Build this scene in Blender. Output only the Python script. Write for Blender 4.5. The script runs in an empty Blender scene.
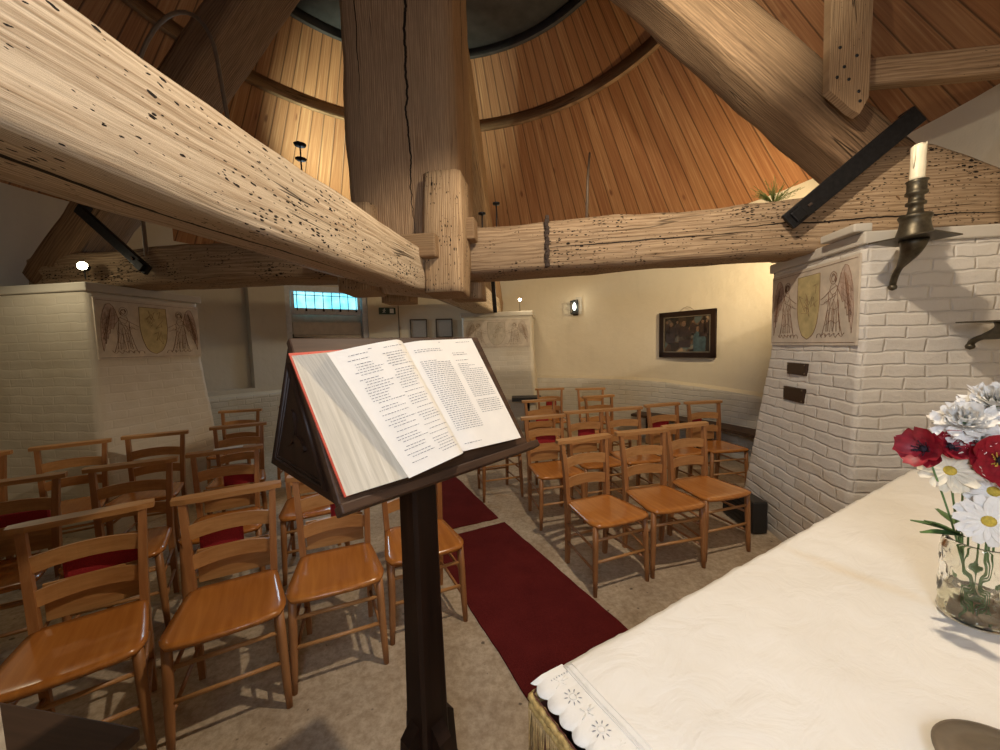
import bpy, bmesh, math, random
from mathutils import Vector, Matrix, noise
random.seed(7)
scn = bpy.context.scene
COL = scn.collection
PI = math.pi
R = math.radians

# ------------------------------------------------------------------ camera
CAM_H = 1.57
FPX = 385.0
cam_d = bpy.data.cameras.new('camera'); cam = bpy.data.objects.new('camera', cam_d); COL.objects.link(cam)
cam_d.sensor_fit = 'HORIZONTAL'; cam_d.sensor_width = 36.0; cam_d.lens = FPX / 1000.0 * 36.0
cam_d.clip_start = 0.02; cam_d.clip_end = 60
_yaw, _pitch, _roll = math.atan(52 / 385.), math.atan(30 / 385.), R(1.5)
_f = Vector((-math.sin(_yaw) * math.cos(_pitch), math.cos(_yaw) * math.cos(_pitch), -math.sin(_pitch)))
_r = Vector((math.cos(_yaw), math.sin(_yaw), 0)); _u = _r.cross(_f)
_R = math.cos(_roll) * _r - math.sin(_roll) * _u
_U = math.cos(_roll) * _u + math.sin(_roll) * _r
cam.matrix_world = Matrix(((_R.x, _U.x, -_f.x, 0), (_R.y, _U.y, -_f.y, 0), (_R.z, _U.z, -_f.z, CAM_H), (0, 0, 0, 1)))
scn.camera = cam

# ------------------------------------------------------------------ world, exposure
w = bpy.data.worlds.new('world'); scn.world = w; w.use_nodes = True
w.node_tree.nodes['Background'].inputs[0].default_value = (0.55, 0.75, 1.0, 1)
w.node_tree.nodes['Background'].inputs[1].default_value = 0.9
scn.view_settings.view_transform = 'Standard'; scn.view_settings.look = 'None'
scn.view_settings.gamma = 1.0; scn.view_settings.use_curve_mapping = False
scn.view_settings.exposure = 0.36

# ------------------------------------------------------------------ lights
WARM = (1.0, 0.70, 0.42)
def lamp(name, kind, loc, power, color=WARM, target=None, **k):
    d = bpy.data.lights.new(name, kind); d.energy = power; d.color = color
    for a, b in k.items(): setattr(d, a, b)
    o = bpy.data.objects.new(name, d); COL.objects.link(o); o.location = loc
    if target is not None:
        o.rotation_euler = (Vector(target) - Vector(loc)).to_track_quat('-Z', 'Y').to_euler()
    return o
# spotlight hung under the roof, just above the picture right of the middle
lamp('spot_key', 'SPOT', (0.60, 1.40, 3.45), 138, (1.0, 0.83, 0.62), (0.75, 2.0, 0.0), spot_size=R(148), spot_blend=0.35, shadow_soft_size=0.04)
# the same fitting throws some light up on the boards and the quarter bar
lamp('spot_key_up', 'SPOT', (0.66, 1.55, 3.60), 170, (1.0, 0.92, 0.72), (1.20, 3.0, 3.85), spot_size=R(58), spot_blend=0.9, shadow_soft_size=0.05)
lamp('fill_upper_right', 'SPOT', (0.72, 1.45, 3.48), 34, (1.0, 0.90, 0.72), (2.9, 2.9, 2.8), spot_size=R(56), spot_blend=0.8, shadow_soft_size=0.05)  # extra fill, added to brighten the plaster above the right pier
# lamps on the pier heads, turned up to the boards and the wall
lamp('lamp_left_pier', 'SPOT', (-4.05, 2.20, 2.40), 9, (1.0, 0.86, 0.58), (-4.3, 2.3, 0), spot_size=R(160), spot_blend=0.4, shadow_soft_size=0.04)
lamp('lamp_left_glow', 'POINT', (-3.93, 2.70, 2.36), 0.8, (1.0, 0.86, 0.58), shadow_soft_size=0.03)
lamp('lamp_far_pier', 'POINT', (-0.38, 6.22, 2.36), 5.5, (1.0, 0.84, 0.58), shadow_soft_size=0.03)
lamp('lamp_right_pier', 'SPOT', (2.35, 3.85, 2.45), 150, (1.0, 0.78, 0.46), (1.2, 6.2, 3.0), spot_size=R(150), spot_blend=0.8, shadow_soft_size=0.06)
lamp('lamp_left_roof', 'SPOT', (-3.2, 4.4, 2.9), 360, (0.88, 1.0, 0.74), (-2.5, 6.0, 5.0), spot_size=R(80), spot_blend=0.8, shadow_soft_size=0.06)
lamp('lamp_lantern', 'POINT', (0.43, 6.86, 2.34), 0.6, (1.0, 0.85, 0.6), shadow_soft_size=0.03)
# daylight from the window behind the photographer
lamp('window_behind', 'AREA', (0.35, -0.72, 1.9), 48, (0.74, 0.83, 1.0), (0.6, 3.0, 1.0), size=1.1)
# daylight coming in through the small panes of the door
lamp('door_daylight', 'AREA', (-3.66, 5.98, 2.43), 16, (0.62, 0.84, 1.0), (-1.6, 3.9, 0.9), shape='RECTANGLE', size=0.95, size_y=0.28)
# unseen fill light added beside the altar to brighten the right pier and wall
lamp('fill_altar', 'POINT', (2.35, 0.2, 2.7), 30, (1.0, 0.82, 0.60), shadow_soft_size=0.15)

# ------------------------------------------------------------------ material helpers
def newmat(name):
    m = bpy.data.materials.new(name); m.use_nodes = True
    return m, m.node_tree, m.node_tree.nodes['Principled BSDF']
def N(nt, t, **k):
    n = nt.nodes.new(t)
    for a, b in k.items(): setattr(n, a, b)
    return n
def ramp(nt, src, stops, interp='LINEAR'):
    n = N(nt, 'ShaderNodeValToRGB'); n.color_ramp.interpolation = interp
    e = n.color_ramp.elements
    e[0].position, e[0].color = stops[0][0], tuple(stops[0][1]) + (1,)
    e[1].position, e[1].color = stops[-1][0], tuple(stops[-1][1]) + (1,)
    for p, c in stops[1:-1]:
        x = e.new(p); x.color = tuple(c) + (1,)
    nt.links.new(src, n.inputs[0]); return n.outputs[0]
def mix(nt, a, b, f, mode='MIX'):
    n = N(nt, 'ShaderNodeMix', data_type='RGBA', blend_type=mode)
    for s, v in ((n.inputs['Factor'], f), (n.inputs['A'], a), (n.inputs['B'], b)):
        if isinstance(v, (int, float)): s.default_value = v
        elif isinstance(v, tuple): s.default_value = v + (1,) if len(v) == 3 else v
        else: nt.links.new(v, s)
    return n.outputs['Result']
def mth(nt, op, a, b=0.0, c=0.0):
    n = N(nt, 'ShaderNodeMath', operation=op)
    for i, v in enumerate((a, b, c)):
        if isinstance(v, (int, float)): n.inputs[i].default_value = v
        else: nt.links.new(v, n.inputs[i])
    return n.outputs[0]
def noise_tex(nt, vec, scale, detail=4, rough=0.55, dist=0.0):
    n = N(nt, 'ShaderNodeTexNoise'); n.inputs['Scale'].default_value = scale
    n.inputs['Detail'].default_value = detail; n.inputs['Roughness'].default_value = rough
    n.inputs['Distortion'].default_value = dist
    if vec is not None: nt.links.new(vec, n.inputs['Vector'])
    return n.outputs['Fac']
def mapping(nt, vec, scale=(1, 1, 1), loc=(0, 0, 0)):
    n = N(nt, 'ShaderNodeMapping'); n.inputs['Scale'].default_value = scale; n.inputs['Location'].default_value = loc
    nt.links.new(vec, n.inputs['Vector']); return n.outputs['Vector']
def bump(nt, b, h, strength, dist=0.01, prev=None):
    n = N(nt, 'ShaderNodeBump'); n.inputs['Strength'].default_value = strength; n.inputs['Distance'].default_value = dist
    nt.links.new(h, n.inputs['Height'])
    if prev is not None: nt.links.new(prev, n.inputs['Normal'])
    nt.links.new(n.outputs[0], b.inputs['Normal']); return n.outputs[0]
def objc(nt): return N(nt, 'ShaderNodeTexCoord').outputs['Object']
def attr(nt, name): return N(nt, 'ShaderNodeAttribute', attribute_name=name).outputs['Vector']

def plain(name, col, rough=0.6, metal=0.0, var=0.12, scale=30, bmp=0.1, spec=0.5):
    m, nt, b = newmat(name); v = objc(nt)
    f = noise_tex(nt, v, scale)
    c = ramp(nt, f, [(0.3, tuple(x * (1 - var) for x in col)), (0.7, tuple(min(1, x * (1 + var)) for x in col))])
    nt.links.new(c, b.inputs['Base Color']); b.inputs['Roughness'].default_value = rough
    b.inputs['Metallic'].default_value = metal; b.inputs['Specular IOR Level'].default_value = spec
    if bmp: bump(nt, b, f, bmp, 0.003)
    return m
def emis(name, col, s):
    m, nt, b = newmat(name); b.inputs['Base Color'].default_value = col + (1,)
    b.inputs['Emission Color'].default_value = col + (1,); b.inputs['Emission Strength'].default_value = s
    return m

# old oak: attribute 'wc' = (metres along the grain, across, up)
def oak(name, light, dark, holes=0.0, crack=0.5, rough=0.75, grain=1.0, lines=()):
    m, nt, b = newmat(name); wc = attr(nt, 'wc')
    v = mapping(nt, wc, (1.5, 34 * grain, 34 * grain))
    warp = noise_tex(nt, mapping(nt, wc, (1.0, 2.5, 2.5)), 1.6, 3)
    wv = N(nt, 'ShaderNodeTexWave', wave_type='RINGS', rings_direction='X', wave_profile='SIN')
    nt.links.new(mapping(nt, wc, (0.55, 5 * grain, 5 * grain), (0.3, 0.7, 0.4)), wv.inputs['Vector'])
    wv.inputs['Scale'].default_value = 5.0; wv.inputs['Distortion'].default_value = 5.5
    wv.inputs['Detail'].default_value = 3; wv.inputs['Detail Scale'].default_value = 1.2
    f1 = noise_tex(nt, v, 3.5, 6, 0.65)
    f2 = noise_tex(nt, mapping(nt, wc, (2.5, 150 * grain, 150 * grain)), 1.0, 3, 0.6)
    f = mth(nt, 'ADD', mth(nt, 'ADD', mth(nt, 'MULTIPLY', f1, 0.50), mth(nt, 'MULTIPLY', f2, 0.36)), mth(nt, 'MULTIPLY', wv.outputs['Fac'], 0.14))
    c = ramp(nt, f, [(0.34, dark), (0.50, tuple((a + d) / 2 for a, d in zip(light, dark))), (0.64, light)])
    c = mix(nt, c, tuple(x * 0.62 for x in light), ramp(nt, warp, [(0.45, (0, 0, 0)), (0.75, (0.7, 0.7, 0.7))]), 'MIX')
    # long drying cracks
    ck = noise_tex(nt, mapping(nt, wc, (0.35, 9, 9), (3, 1, 2)), 1.5, 2, 0.4)
    ckm = ramp(nt, mth(nt, 'ABSOLUTE', mth(nt, 'SUBTRACT', ck, 0.5)), [(0.0, (1, 1, 1)), (0.010, (0, 0, 0))])
    gate = ramp(nt, noise_tex(nt, mapping(nt, wc, (1, 2, 2), (9, 4, 1)), 1.3, 1), [(0.56, (0, 0, 0)), (0.62, (1, 1, 1))])
    ckm = mth(nt, 'MULTIPLY', mth(nt, 'MULTIPLY', ckm, gate), crack)
    c = mix(nt, c, (0.02, 0.012, 0.008), ckm)
    # single long splits: (axis 1 or 2 of wc, offset, half width, wobble, start, end along the grain)
    if lines:
        sx = N(nt, 'ShaderNodeSeparateXYZ'); nt.links.new(wc, sx.inputs[0])
        cl = N(nt, 'ShaderNodeCombineXYZ'); nt.links.new(sx.outputs[0], cl.inputs[0])
        for q, (ax, off, hw, wob, a0, a1) in enumerate(lines):
            wz = mth(nt, 'MULTIPLY', mth(nt, 'SUBTRACT', noise_tex(nt, mapping(nt, cl.outputs[0], (1, 1, 1), (q * 7.3, 0, 0)), 2.6, 4, 0.6), 0.5), wob)
            dd = mth(nt, 'ABSOLUTE', mth(nt, 'SUBTRACT', mth(nt, 'SUBTRACT', sx.outputs[ax], off), wz))
            wd = mth(nt, 'MULTIPLY', mth(nt, 'MULTIPLY', mth(nt, 'SUBTRACT', sx.outputs[0], a0), mth(nt, 'SUBTRACT', a1, sx.outputs[0])), 4.0 * hw / (a1 - a0) ** 2)
            ln = mth(nt, 'LESS_THAN', dd, wd)
            ckm = mth(nt, 'MAXIMUM', ckm, ln)
        c = mix(nt, c, (0.02, 0.012, 0.008), ckm)
    h = mth(nt, 'SUBTRACT', f, mth(nt, 'MULTIPLY', ckm, 3.0))
    if holes > 0:
        vo = N(nt, 'ShaderNodeTexVoronoi', feature='F1'); vo.inputs['Randomness'].default_value = 1.0
        dv = N(nt, 'ShaderNodeVectorMath', operation='ADD')
        nz = N(nt, 'ShaderNodeTexNoise'); nz.inputs['Scale'].default_value = 40; nt.links.new(wc, nz.inputs['Vector'])
        sc = N(nt, 'ShaderNodeVectorMath', operation='SCALE'); sc.inputs['Scale'].default_value = 0.012; nt.links.new(nz.outputs['Color'], sc.inputs[0])
        nt.links.new(wc, dv.inputs[0]); nt.links.new(sc.outputs[0], dv.inputs[1])
        nt.links.new(mapping(nt, dv.outputs[0], (30, 95, 95)), vo.inputs['Vector']); vo.inputs['Scale'].default_value = 1.0
        sp = N(nt, 'ShaderNodeSeparateColor'); nt.links.new(vo.outputs['Color'], sp.inputs[0])
        clus = noise_tex(nt, mapping(nt, wc, (3, 7, 7), (5, 2, 8)), 1.1, 2)
        thr = mth(nt, 'MULTIPLY', mth(nt, 'MULTIPLY', sp.outputs[0], mth(nt, 'MAXIMUM', mth(nt, 'SUBTRACT', clus, 0.30), 0.0)), 1.25 * holes)
        hm = mth(nt, 'LESS_THAN', vo.outputs['Distance'], thr)
        c = mix(nt, c, (0.016, 0.010, 0.007), hm)
        h = mth(nt, 'SUBTRACT', h, mth(nt, 'MULTIPLY', hm, 1.5))
    nt.links.new(c, b.inputs['Base Color']); b.inputs['Roughness'].default_value = rough
    b.inputs['Specular IOR Level'].default_value = 0.25
    bump(nt, b, h, 0.8, 0.008)
    return m

def polished(name, light, dark, rough=0.35, axis='Z', scale=1.0, coat=0.0, spec=0.5):
    m, nt, b = newmat(name); v = objc(nt)
    s = {'X': (3, 40, 40), 'Y': (40, 3, 40), 'Z': (40, 40, 3)}[axis]
    f = noise_tex(nt, mapping(nt, v, tuple(x * scale for x in s)), 1.0, 5, 0.6, 0.4)
    inf = N(nt, 'ShaderNodeObjectInfo')
    c = ramp(nt, f, [(0.3, dark), (0.7, light)])
    c = mix(nt, c, (0.55, 0.50, 0.45), mth(nt, 'MULTIPLY', inf.outputs['Random'], 0.22), 'MULTIPLY')
    nt.links.new(c, b.inputs['Base Color']); b.inputs['Roughness'].default_value = rough
    b.inputs['Specular IOR Level'].default_value = spec; b.inputs['Coat Weight'].default_value = coat; b.inputs['Coat Roughness'].default_value = 0.15
    bump(nt, b, f, 0.06, 0.002)
    return m

def brickpaint(name, base, mortar_dark=0.93, rough=0.7, bw=0.225, bh=0.078, grime=0.25, bmp=0.5, stain=(0.45, 0.36, 0.22)):
    m, nt, b = newmat(name); uv = attr(nt, 'wc')
    br = N(nt, 'ShaderNodeTexBrick'); br.offset = 0.5
    nz = N(nt, 'ShaderNodeTexNoise'); nz.inputs['Scale'].default_value = 7; nt.links.new(uv, nz.inputs['Vector'])
    sc = N(nt, 'ShaderNodeVectorMath', operation='SCALE'); sc.inputs['Scale'].default_value = 0.034; nt.links.new(nz.outputs['Color'], sc.inputs[0])
    ad = N(nt, 'ShaderNodeVectorMath', operation='ADD'); nt.links.new(uv, ad.inputs[0]); nt.links.new(sc.outputs[0], ad.inputs[1])
    nt.links.new(ad.outputs[0], br.inputs['Vector'])
    for a, v in (('Scale', 1.0), ('Mortar Size', 0.011), ('Mortar Smooth', 1.0), ('Brick Width', bw), ('Row Height', bh), ('Bias', 0.0)): br.inputs[a].default_value = v
    br.inputs['Color1'].default_value = base + (1,); br.inputs['Color2'].default_value = tuple(x * 0.94 for x in base) + (1,)
    br.inputs['Mortar'].default_value = tuple(x * mortar_dark for x in base) + (1,)
    g = ramp(nt, noise_tex(nt, uv, 2.2, 5, 0.6), [(0.45, (0, 0, 0)), (0.8, (grime, grime, grime))])
    c = mix(nt, br.outputs['Color'], stain, g)
    g2 = ramp(nt, noise_tex(nt, mapping(nt, uv, (1, 2.5, 1), (4, 3, 0)), 9, 6, 0.7), [(0.66, (0, 0, 0)), (0.72, (0.5, 0.5, 0.5))])
    c = mix(nt, c, tuple(x * 0.6 for x in base), g2)
    nt.links.new(c, b.inputs['Base Color']); b.inputs['Roughness'].default_value = rough
    b.inputs['Specular IOR Level'].default_value = 0.3
    n0 = bump(nt, b, noise_tex(nt, uv, 11, 4, 0.6), .55 * bmp, 0.02)
    n1 = bump(nt, b, mth(nt, 'SUBTRACT', 1.0, br.outputs['Fac']), bmp, 0.007, n0)
    bump(nt, b, noise_tex(nt, uv, 35, 5, 0.7), 0.3, 0.006, n1)
    return m

def plaster(name, base, grime=0.2, stain=(0.5, 0.42, 0.3)):
    m, nt, b = newmat(name); v = objc(nt)
    g = ramp(nt, noise_tex(nt, v, 1.3, 5, 0.6), [(0.42, (0, 0, 0)), (0.78, (grime,) * 3)])
    c = mix(nt, base, stain, g)
    g2 = ramp(nt, noise_tex(nt, mapping(nt, v, (1, 1, 0.3)), 6, 5, 0.6), [(0.55, (0, 0, 0)), (0.8, (grime * .7,) * 3)])
    c = mix(nt, c, tuple(x * 0.6 for x in base), g2)
    nt.links.new(c, b.inputs['Base Color']); b.inputs['Roughness'].default_value = 0.85; b.inputs['Specular IOR Level'].default_value = 0.2
    n1 = bump(nt, b, noise_tex(nt, v, 3.5, 4), 0.5, 0.03)
    bump(nt, b, noise_tex(nt, v, 60, 4), 0.2, 0.003, n1)
    return m

M = {}
M['beam_pale'] = oak('worn pale oak', (0.60, 0.43, 0.26), (0.27, 0.165, 0.085), holes=1.0, crack=0.6)
M['beam'] = oak('old oak', (0.46, 0.30, 0.17), (0.19, 0.11, 0.055), holes=0.35, crack=0.7)
M['beam_dark'] = oak('brown oak', (0.36, 0.22, 0.12), (0.13, 0.075, 0.04), holes=0.2, crack=0.8)
M['post'] = oak('post oak', (0.48, 0.31, 0.18), (0.22, 0.13, 0.07), holes=0.10, crack=1.0, grain=0.8)
M['peg'] = oak('peg oak', (0.40, 0.27, 0.15), (0.22, 0.13, 0.07), crack=0.2)
M['chair_v'] = polished('chair beech upright', (0.44, 0.205, 0.075), (0.30, 0.125, 0.042), 0.42, 'Z')
M['chair_h'] = polished('chair beech rail', (0.56, 0.30, 0.115), (0.40, 0.185, 0.06), 0.40, 'X')
M['seat'] = polished('chair beech seat', (0.55, 0.215, 0.045), (0.38, 0.13, 0.025), 0.26, 'Y', 0.6, 0.25)
M['dark_oak'] = polished('dark oak', (0.030, 0.014, 0.008), (0.014, 0.007, 0.004), 0.45, 'Z', spec=.22)
M['dark_oak_rail'] = polished('dark oak board', (0.085, 0.046, 0.026), (0.038, 0.020, 0.012), 0.5, 'X', spec=.2)
M['iron'] = plain('black iron', (0.020, 0.020, 0.022), 0.45, 0.6, 0.3, 40, 0.25)
M['rust'] = plain('rusted iron', (0.06, 0.04, 0.03), 0.7, 0.4, 0.4, 60, 0.4)
M['pewter'] = plain('tarnished bronze', (0.105, 0.09, 0.062), 0.45, 0.8, 0.25, 40, 0.2)
M['brass_dull'] = plain('dull brass', (0.22, 0.18, 0.13), 0.45, 0.7, 0.15, 25, 0.08)
M['wax'] = plain('candle wax', (0.86, 0.78, 0.58), 0.45, 0, 0.04, 60, 0.15)
M['wick'] = plain('burnt wick', (0.02, 0.018, 0.015), 0.9)
M['red_cover'] = plain('red book cloth', (0.55, 0.07, 0.035), 0.55, 0, 0.1, 90, 0.1)
M['kneeler'] = plain('red kneeler fabric', (0.34, 0.016, 0.020), 0.9, 0, 0.25, 150, 0.3)
M['black'] = plain('black paint', (0.018, 0.017, 0.016), 0.5)
M['plaque'] = plain('dark bronze plaque', (0.05, 0.028, 0.018), 0.35, 0.5, 0.2, 60, 0.1)
M['line'] = plain('sepia drawing line', (0.20, 0.10, 0.055), 0.9, 0, 0.2, 50, 0)
M['line_faint'] = plain('faint sepia line', (0.30, 0.20, 0.12), 0.9, 0, 0.2, 50, 0)
M['panel'] = plain('painted plaster panel', (0.60, 0.52, 0.42), 0.85, 0, 0.14, 9, 0.25)
M['shield'] = plain('ochre shield paint', (0.50, 0.41, 0.20), 0.8, 0, 0.2, 14, 0.2)
M['wing'] = plain('rose brown wing paint', (0.50, 0.385, 0.31), 0.85, 0, 0.2, 25, 0.2)
M['shield_faint'] = plain('faded shield paint', (0.52, 0.45, 0.35), 0.8, 0, 0.15, 14, 0.2)
M['wing_faint'] = plain('faded wing paint', (0.50, 0.42, 0.34), 0.85, 0, 0.15, 25, 0.2)
M['white_brick'] = brickpaint('whitewashed brick', (0.70, 0.66, 0.60), bmp=0.8)
M['soft_brick'] = brickpaint('smooth whitewashed brick', (0.66, 0.60, 0.50), mortar_dark=.985, bmp=.25, grime=.3)
M['dado_brick'] = brickpaint('whitewashed dado brick', (0.60, 0.56, 0.49), grime=0.35, bmp=0.7)
M['cream_wall'] = plaster('cream plaster', (0.70, 0.62, 0.48), 0.22)
M['white_wall'] = plaster('white limewash', (0.56, 0.52, 0.45), 0.20)
M['ledge'] = plaster('ledge plaster', (0.62, 0.55, 0.42), 0.45)
M['door_paint'] = plain('grey door paint', (0.58, 0.52, 0.45), 0.6, 0, 0.1, 12, 0.15)
M['frame_paint'] = plain('blue grey frame paint', (0.62, 0.64, 0.70), 0.6, 0, 0.12, 20, 0.15)
M['sign_green'] = plain('dark green sign', (0.02, 0.05, 0.035), 0.4)
M['sign_white'] = plain('white print', (0.75, 0.75, 0.72), 0.5, 0, 0.03)
M['paper'] = plain('paper', (0.80, 0.77, 0.71), 0.8, 0, 0.03, 20, 0.03)
M['notice'] = plain('notice paper', (0.48, 0.45, 0.40), 0.8, 0, 0.08, 40, 0.03)
M['ink'] = plain('printed ink', (0.16, 0.16, 0.18), 0.8, 0, 0.05, 20, 0)
M['linen_gold'] = plain('gold braid', (0.52, 0.36, 0.13), 0.55, 0.2, 0.3, 120, 0.4)
M['fringe'] = plain('gold fringe', (0.40, 0.26, 0.10), 0.6, 0.1, 0.35, 90, 0.4)
M['frontal'] = plain('dark red altar frontal', (0.16, 0.05, 0.03), 0.9, 0, 0.2, 40, 0.2)
M['red_petal'] = plain('crimson petal', (0.30, 0.010, 0.022), 0.5, 0, 0.35, 60, 0.15)
M['dark_heart'] = plain('flower heart', (0.03, 0.02, 0.03), 0.8)
M['white_petal'] = plain('white petal', (0.90, 0.88, 0.83), 0.6, 0, 0.06, 60, 0.1)
M['cream_petal'] = plain('cream petal', (0.80, 0.74, 0.58), 0.6, 0, 0.08, 60, 0.1)
M['yellow'] = plain('yellow heart', (0.62, 0.46, 0.06), 0.7, 0, 0.2, 200, 0.4)
M['leaf'] = plain('green leaf', (0.09, 0.17, 0.05), 0.5, 0, 0.3, 40, 0.2)
M['stem'] = plain('green stem', (0.13, 0.24, 0.08), 0.5, 0, 0.2, 40, 0.1)
M['pebble'] = plain('brown pebble', (0.42, 0.30, 0.20), 0.6, 0, 0.3, 40, 0.2)
M['sprig'] = plain('sprig green', (0.16, 0.20, 0.045), 0.7, 0, 0.3, 40, 0.1)
M['bulb'] = emis('lit lamp', (1.0, 0.88, 0.62), 30.0)
M['flame_glass'] = emis('lit lantern bulb', (0.95, 1.0, 0.85), 5.0)
M['cable'] = plain('brown cable', (0.16, 0.11, 0.07), 0.5)
M['pole'] = plain('pale stick', (0.45, 0.27, 0.15), 0.6)
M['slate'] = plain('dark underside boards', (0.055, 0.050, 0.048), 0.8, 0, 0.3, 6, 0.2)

def mat_glass():
    m, nt, b = newmat('clear glass'); b.inputs['Transmission Weight'].default_value = 1.0
    b.inputs['Roughness'].default_value = 0.02; b.inputs['IOR'].default_value = 1.48
    b.inputs['Base Color'].default_value = (0.97, 0.98, 0.95, 1); return m
M['glass'] = mat_glass()
def mat_water():
    m, nt, b = newmat('water'); b.inputs['Transmission Weight'].default_value = 1.0
    b.inputs['Roughness'].default_value = 0.0; b.inputs['IOR'].default_value = 1.33
    b.inputs['Base Color'].default_value = (0.97, 0.96, 0.84, 1); return m
M['water'] = mat_water()
def mat_window():
    m, nt, b = newmat('bright frosted window pane')
    v = objc(nt); f = noise_tex(nt, v, 5, 3)
    c = ramp(nt, f, [(0.3, (0.12, 0.62, 0.80)), (0.7, (0.36, 0.86, 0.95))])
    nt.links.new(c, b.inputs['Base Color']); nt.links.new(c, b.inputs['Emission Color']); b.inputs['Emission Strength'].default_value = 1.35
    b.inputs['Roughness'].default_value = 0.3
    return m
M['pane'] = mat_window()

def mat_boards():
    # 'wc' = (board number, metres up the slope, 0)
    m, nt, b = newmat('pine roof boards'); wc = attr(nt, 'wc')
    s = N(nt, 'ShaderNodeSeparateXYZ'); nt.links.new(wc, s.inputs[0])
    idx = mth(nt, 'FLOOR', s.outputs[0]); fr = mth(nt, 'FRACT', s.outputs[0])
    wn = N(nt, 'ShaderNodeTexWhiteNoise', noise_dimensions='1D'); nt.links.new(idx, wn.inputs['W'])
    cb = N(nt, 'ShaderNodeCombineXYZ'); nt.links.new(mth(nt, 'MULTIPLY', s.outputs[0], 1.2), cb.inputs[0]); nt.links.new(mth(nt, 'ADD', mth(nt, 'MULTIPLY', s.outputs[1], 0.6), mth(nt, 'MULTIPLY', wn.outputs['Value'], 37)), cb.inputs[1])
    g = noise_tex(nt, mapping(nt, cb.outputs[0], (5, 1.2, 1)), 1.6, 5, 0.6)
    c = ramp(nt, g, [(0.3, (0.24, 0.100, 0.042)), (0.55, (0.35, 0.170, 0.074)), (0.75, (0.48, 0.29, 0.145))])
    hue = mth(nt, 'MULTIPLY', wn.outputs['Value'], 0.5)
    c = mix(nt, c, (0.62, 0.44, 0.34), hue, 'MULTIPLY')
    # knots
    vo = N(nt, 'ShaderNodeTexVoronoi', feature='F1'); cb2 = N(nt, 'ShaderNodeCombineXYZ')
    nt.links.new(mth(nt, 'MULTIPLY', s.outputs[0], 0.9), cb2.inputs[0]); nt.links.new(mth(nt, 'ADD', mth(nt, 'MULTIPLY', s.outputs[1], 1.8), mth(nt, 'MULTIPLY', wn.outputs['Value'], 11)), cb2.inputs[1])
    nt.links.new(cb2.outputs[0], vo.inputs['Vector']); vo.inputs['Scale'].default_value = 1.0
    kn = ramp(nt, vo.outputs['Distance'], [(0.05, (0.9,) * 3), (0.12, (0, 0, 0))])
    c = mix(nt, c, (0.14, 0.05, 0.02), kn)
    ed = mth(nt, 'MINIMUM', fr, mth(nt, 'SUBTRACT', 1.0, fr))
    em = ramp(nt, ed, [(0.02, (1, 1, 1)), (0.06, (0, 0, 0))])
    c = mix(nt, c, (0.07, 0.03, 0.012), mth(nt, 'MULTIPLY', em, 0.8))
    nt.links.new(c, b.inputs['Base Color']); b.inputs['Roughness'].default_value = 0.55; b.inputs['Specular IOR Level'].default_value = 0.3
    bump(nt, b, ramp(nt, ed, [(0.0, (0, 0, 0)), (0.07, (1, 1, 1))]), 0.6, 0.006)
    return m
M['boards'] = mat_boards()

def mat_floor():
    m, nt, b = newmat('worn stone floor'); v = objc(nt)
    c = ramp(nt, noise_tex(nt, v, 3.0, 6, 0.65), [(0.3, (0.42, 0.325, 0.225)), (0.55, (0.54, 0.44, 0.32)), (0.75, (0.62, 0.52, 0.39))])
    c2 = ramp(nt, noise_tex(nt, v, 28, 6, 0.75), [(0.38, (0.62, 0.58, 0.52)), (0.6, (1, 1, 1))])
    c = mix(nt, c, c2, 0.8, 'MULTIPLY')
    br = N(nt, 'ShaderNodeTexBrick'); mp = N(nt, 'ShaderNodeMapping'); mp.inputs['Rotation'].default_value = (0, 0, R(-30)); nt.links.new(v, mp.inputs['Vector']); nt.links.new(mp.outputs[0], br.inputs['Vector'])
    for a, x in (('Scale', 1.0), ('Mortar Size', 0.006), ('Mortar Smooth', 0.3), ('Brick Width', 0.95), ('Row Height', 0.62)): br.inputs[a].default_value = x
    br.inputs['Color1'].default_value = (1, 1, 1, 1); br.inputs['Color2'].default_value = (0.86, 0.86, 0.86, 1); br.inputs['Mortar'].default_value = (0.62, 0.6, 0.56, 1)
    c = mix(nt, c, br.outputs['Color'], 0.25, 'MULTIPLY')
    sp = ramp(nt, noise_tex(nt, v, 22, 1, 0.4), [(0.74, (0, 0, 0)), (0.78, (0.8,) * 3)])
    c = mix(nt, c, (0.07, 0.05, 0.035), sp)
    nt.links.new(c, b.inputs['Base Color']); b.inputs['Roughness'].default_value = 0.7; b.inputs['Specular IOR Level'].default_value = 0.3
    bump(nt, b, noise_tex(nt, v, 25, 6, 0.7), 0.35, 0.006)
    return m
M['floor'] = mat_floor()

def mat_carpet():
    m, nt, b = newmat('dark red carpet'); v = objc(nt)
    f = noise_tex(nt, v, 260, 3, 0.7); g = noise_tex(nt, v, 5, 4)
    c = ramp(nt, mth(nt, 'ADD', mth(nt, 'MULTIPLY', f, 0.7), mth(nt, 'MULTIPLY', g, 0.3)), [(0.35, (0.075, 0.008, 0.008)), (0.65, (0.165, 0.020, 0.018))])
    nt.links.new(c, b.inputs['Base Color']); b.inputs['Roughness'].default_value = 0.95; b.inputs['Specular IOR Level'].default_value = 0.1
    bump(nt, b, f, 0.8, 0.006); return m
M['carpet'] = mat_carpet()

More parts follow.
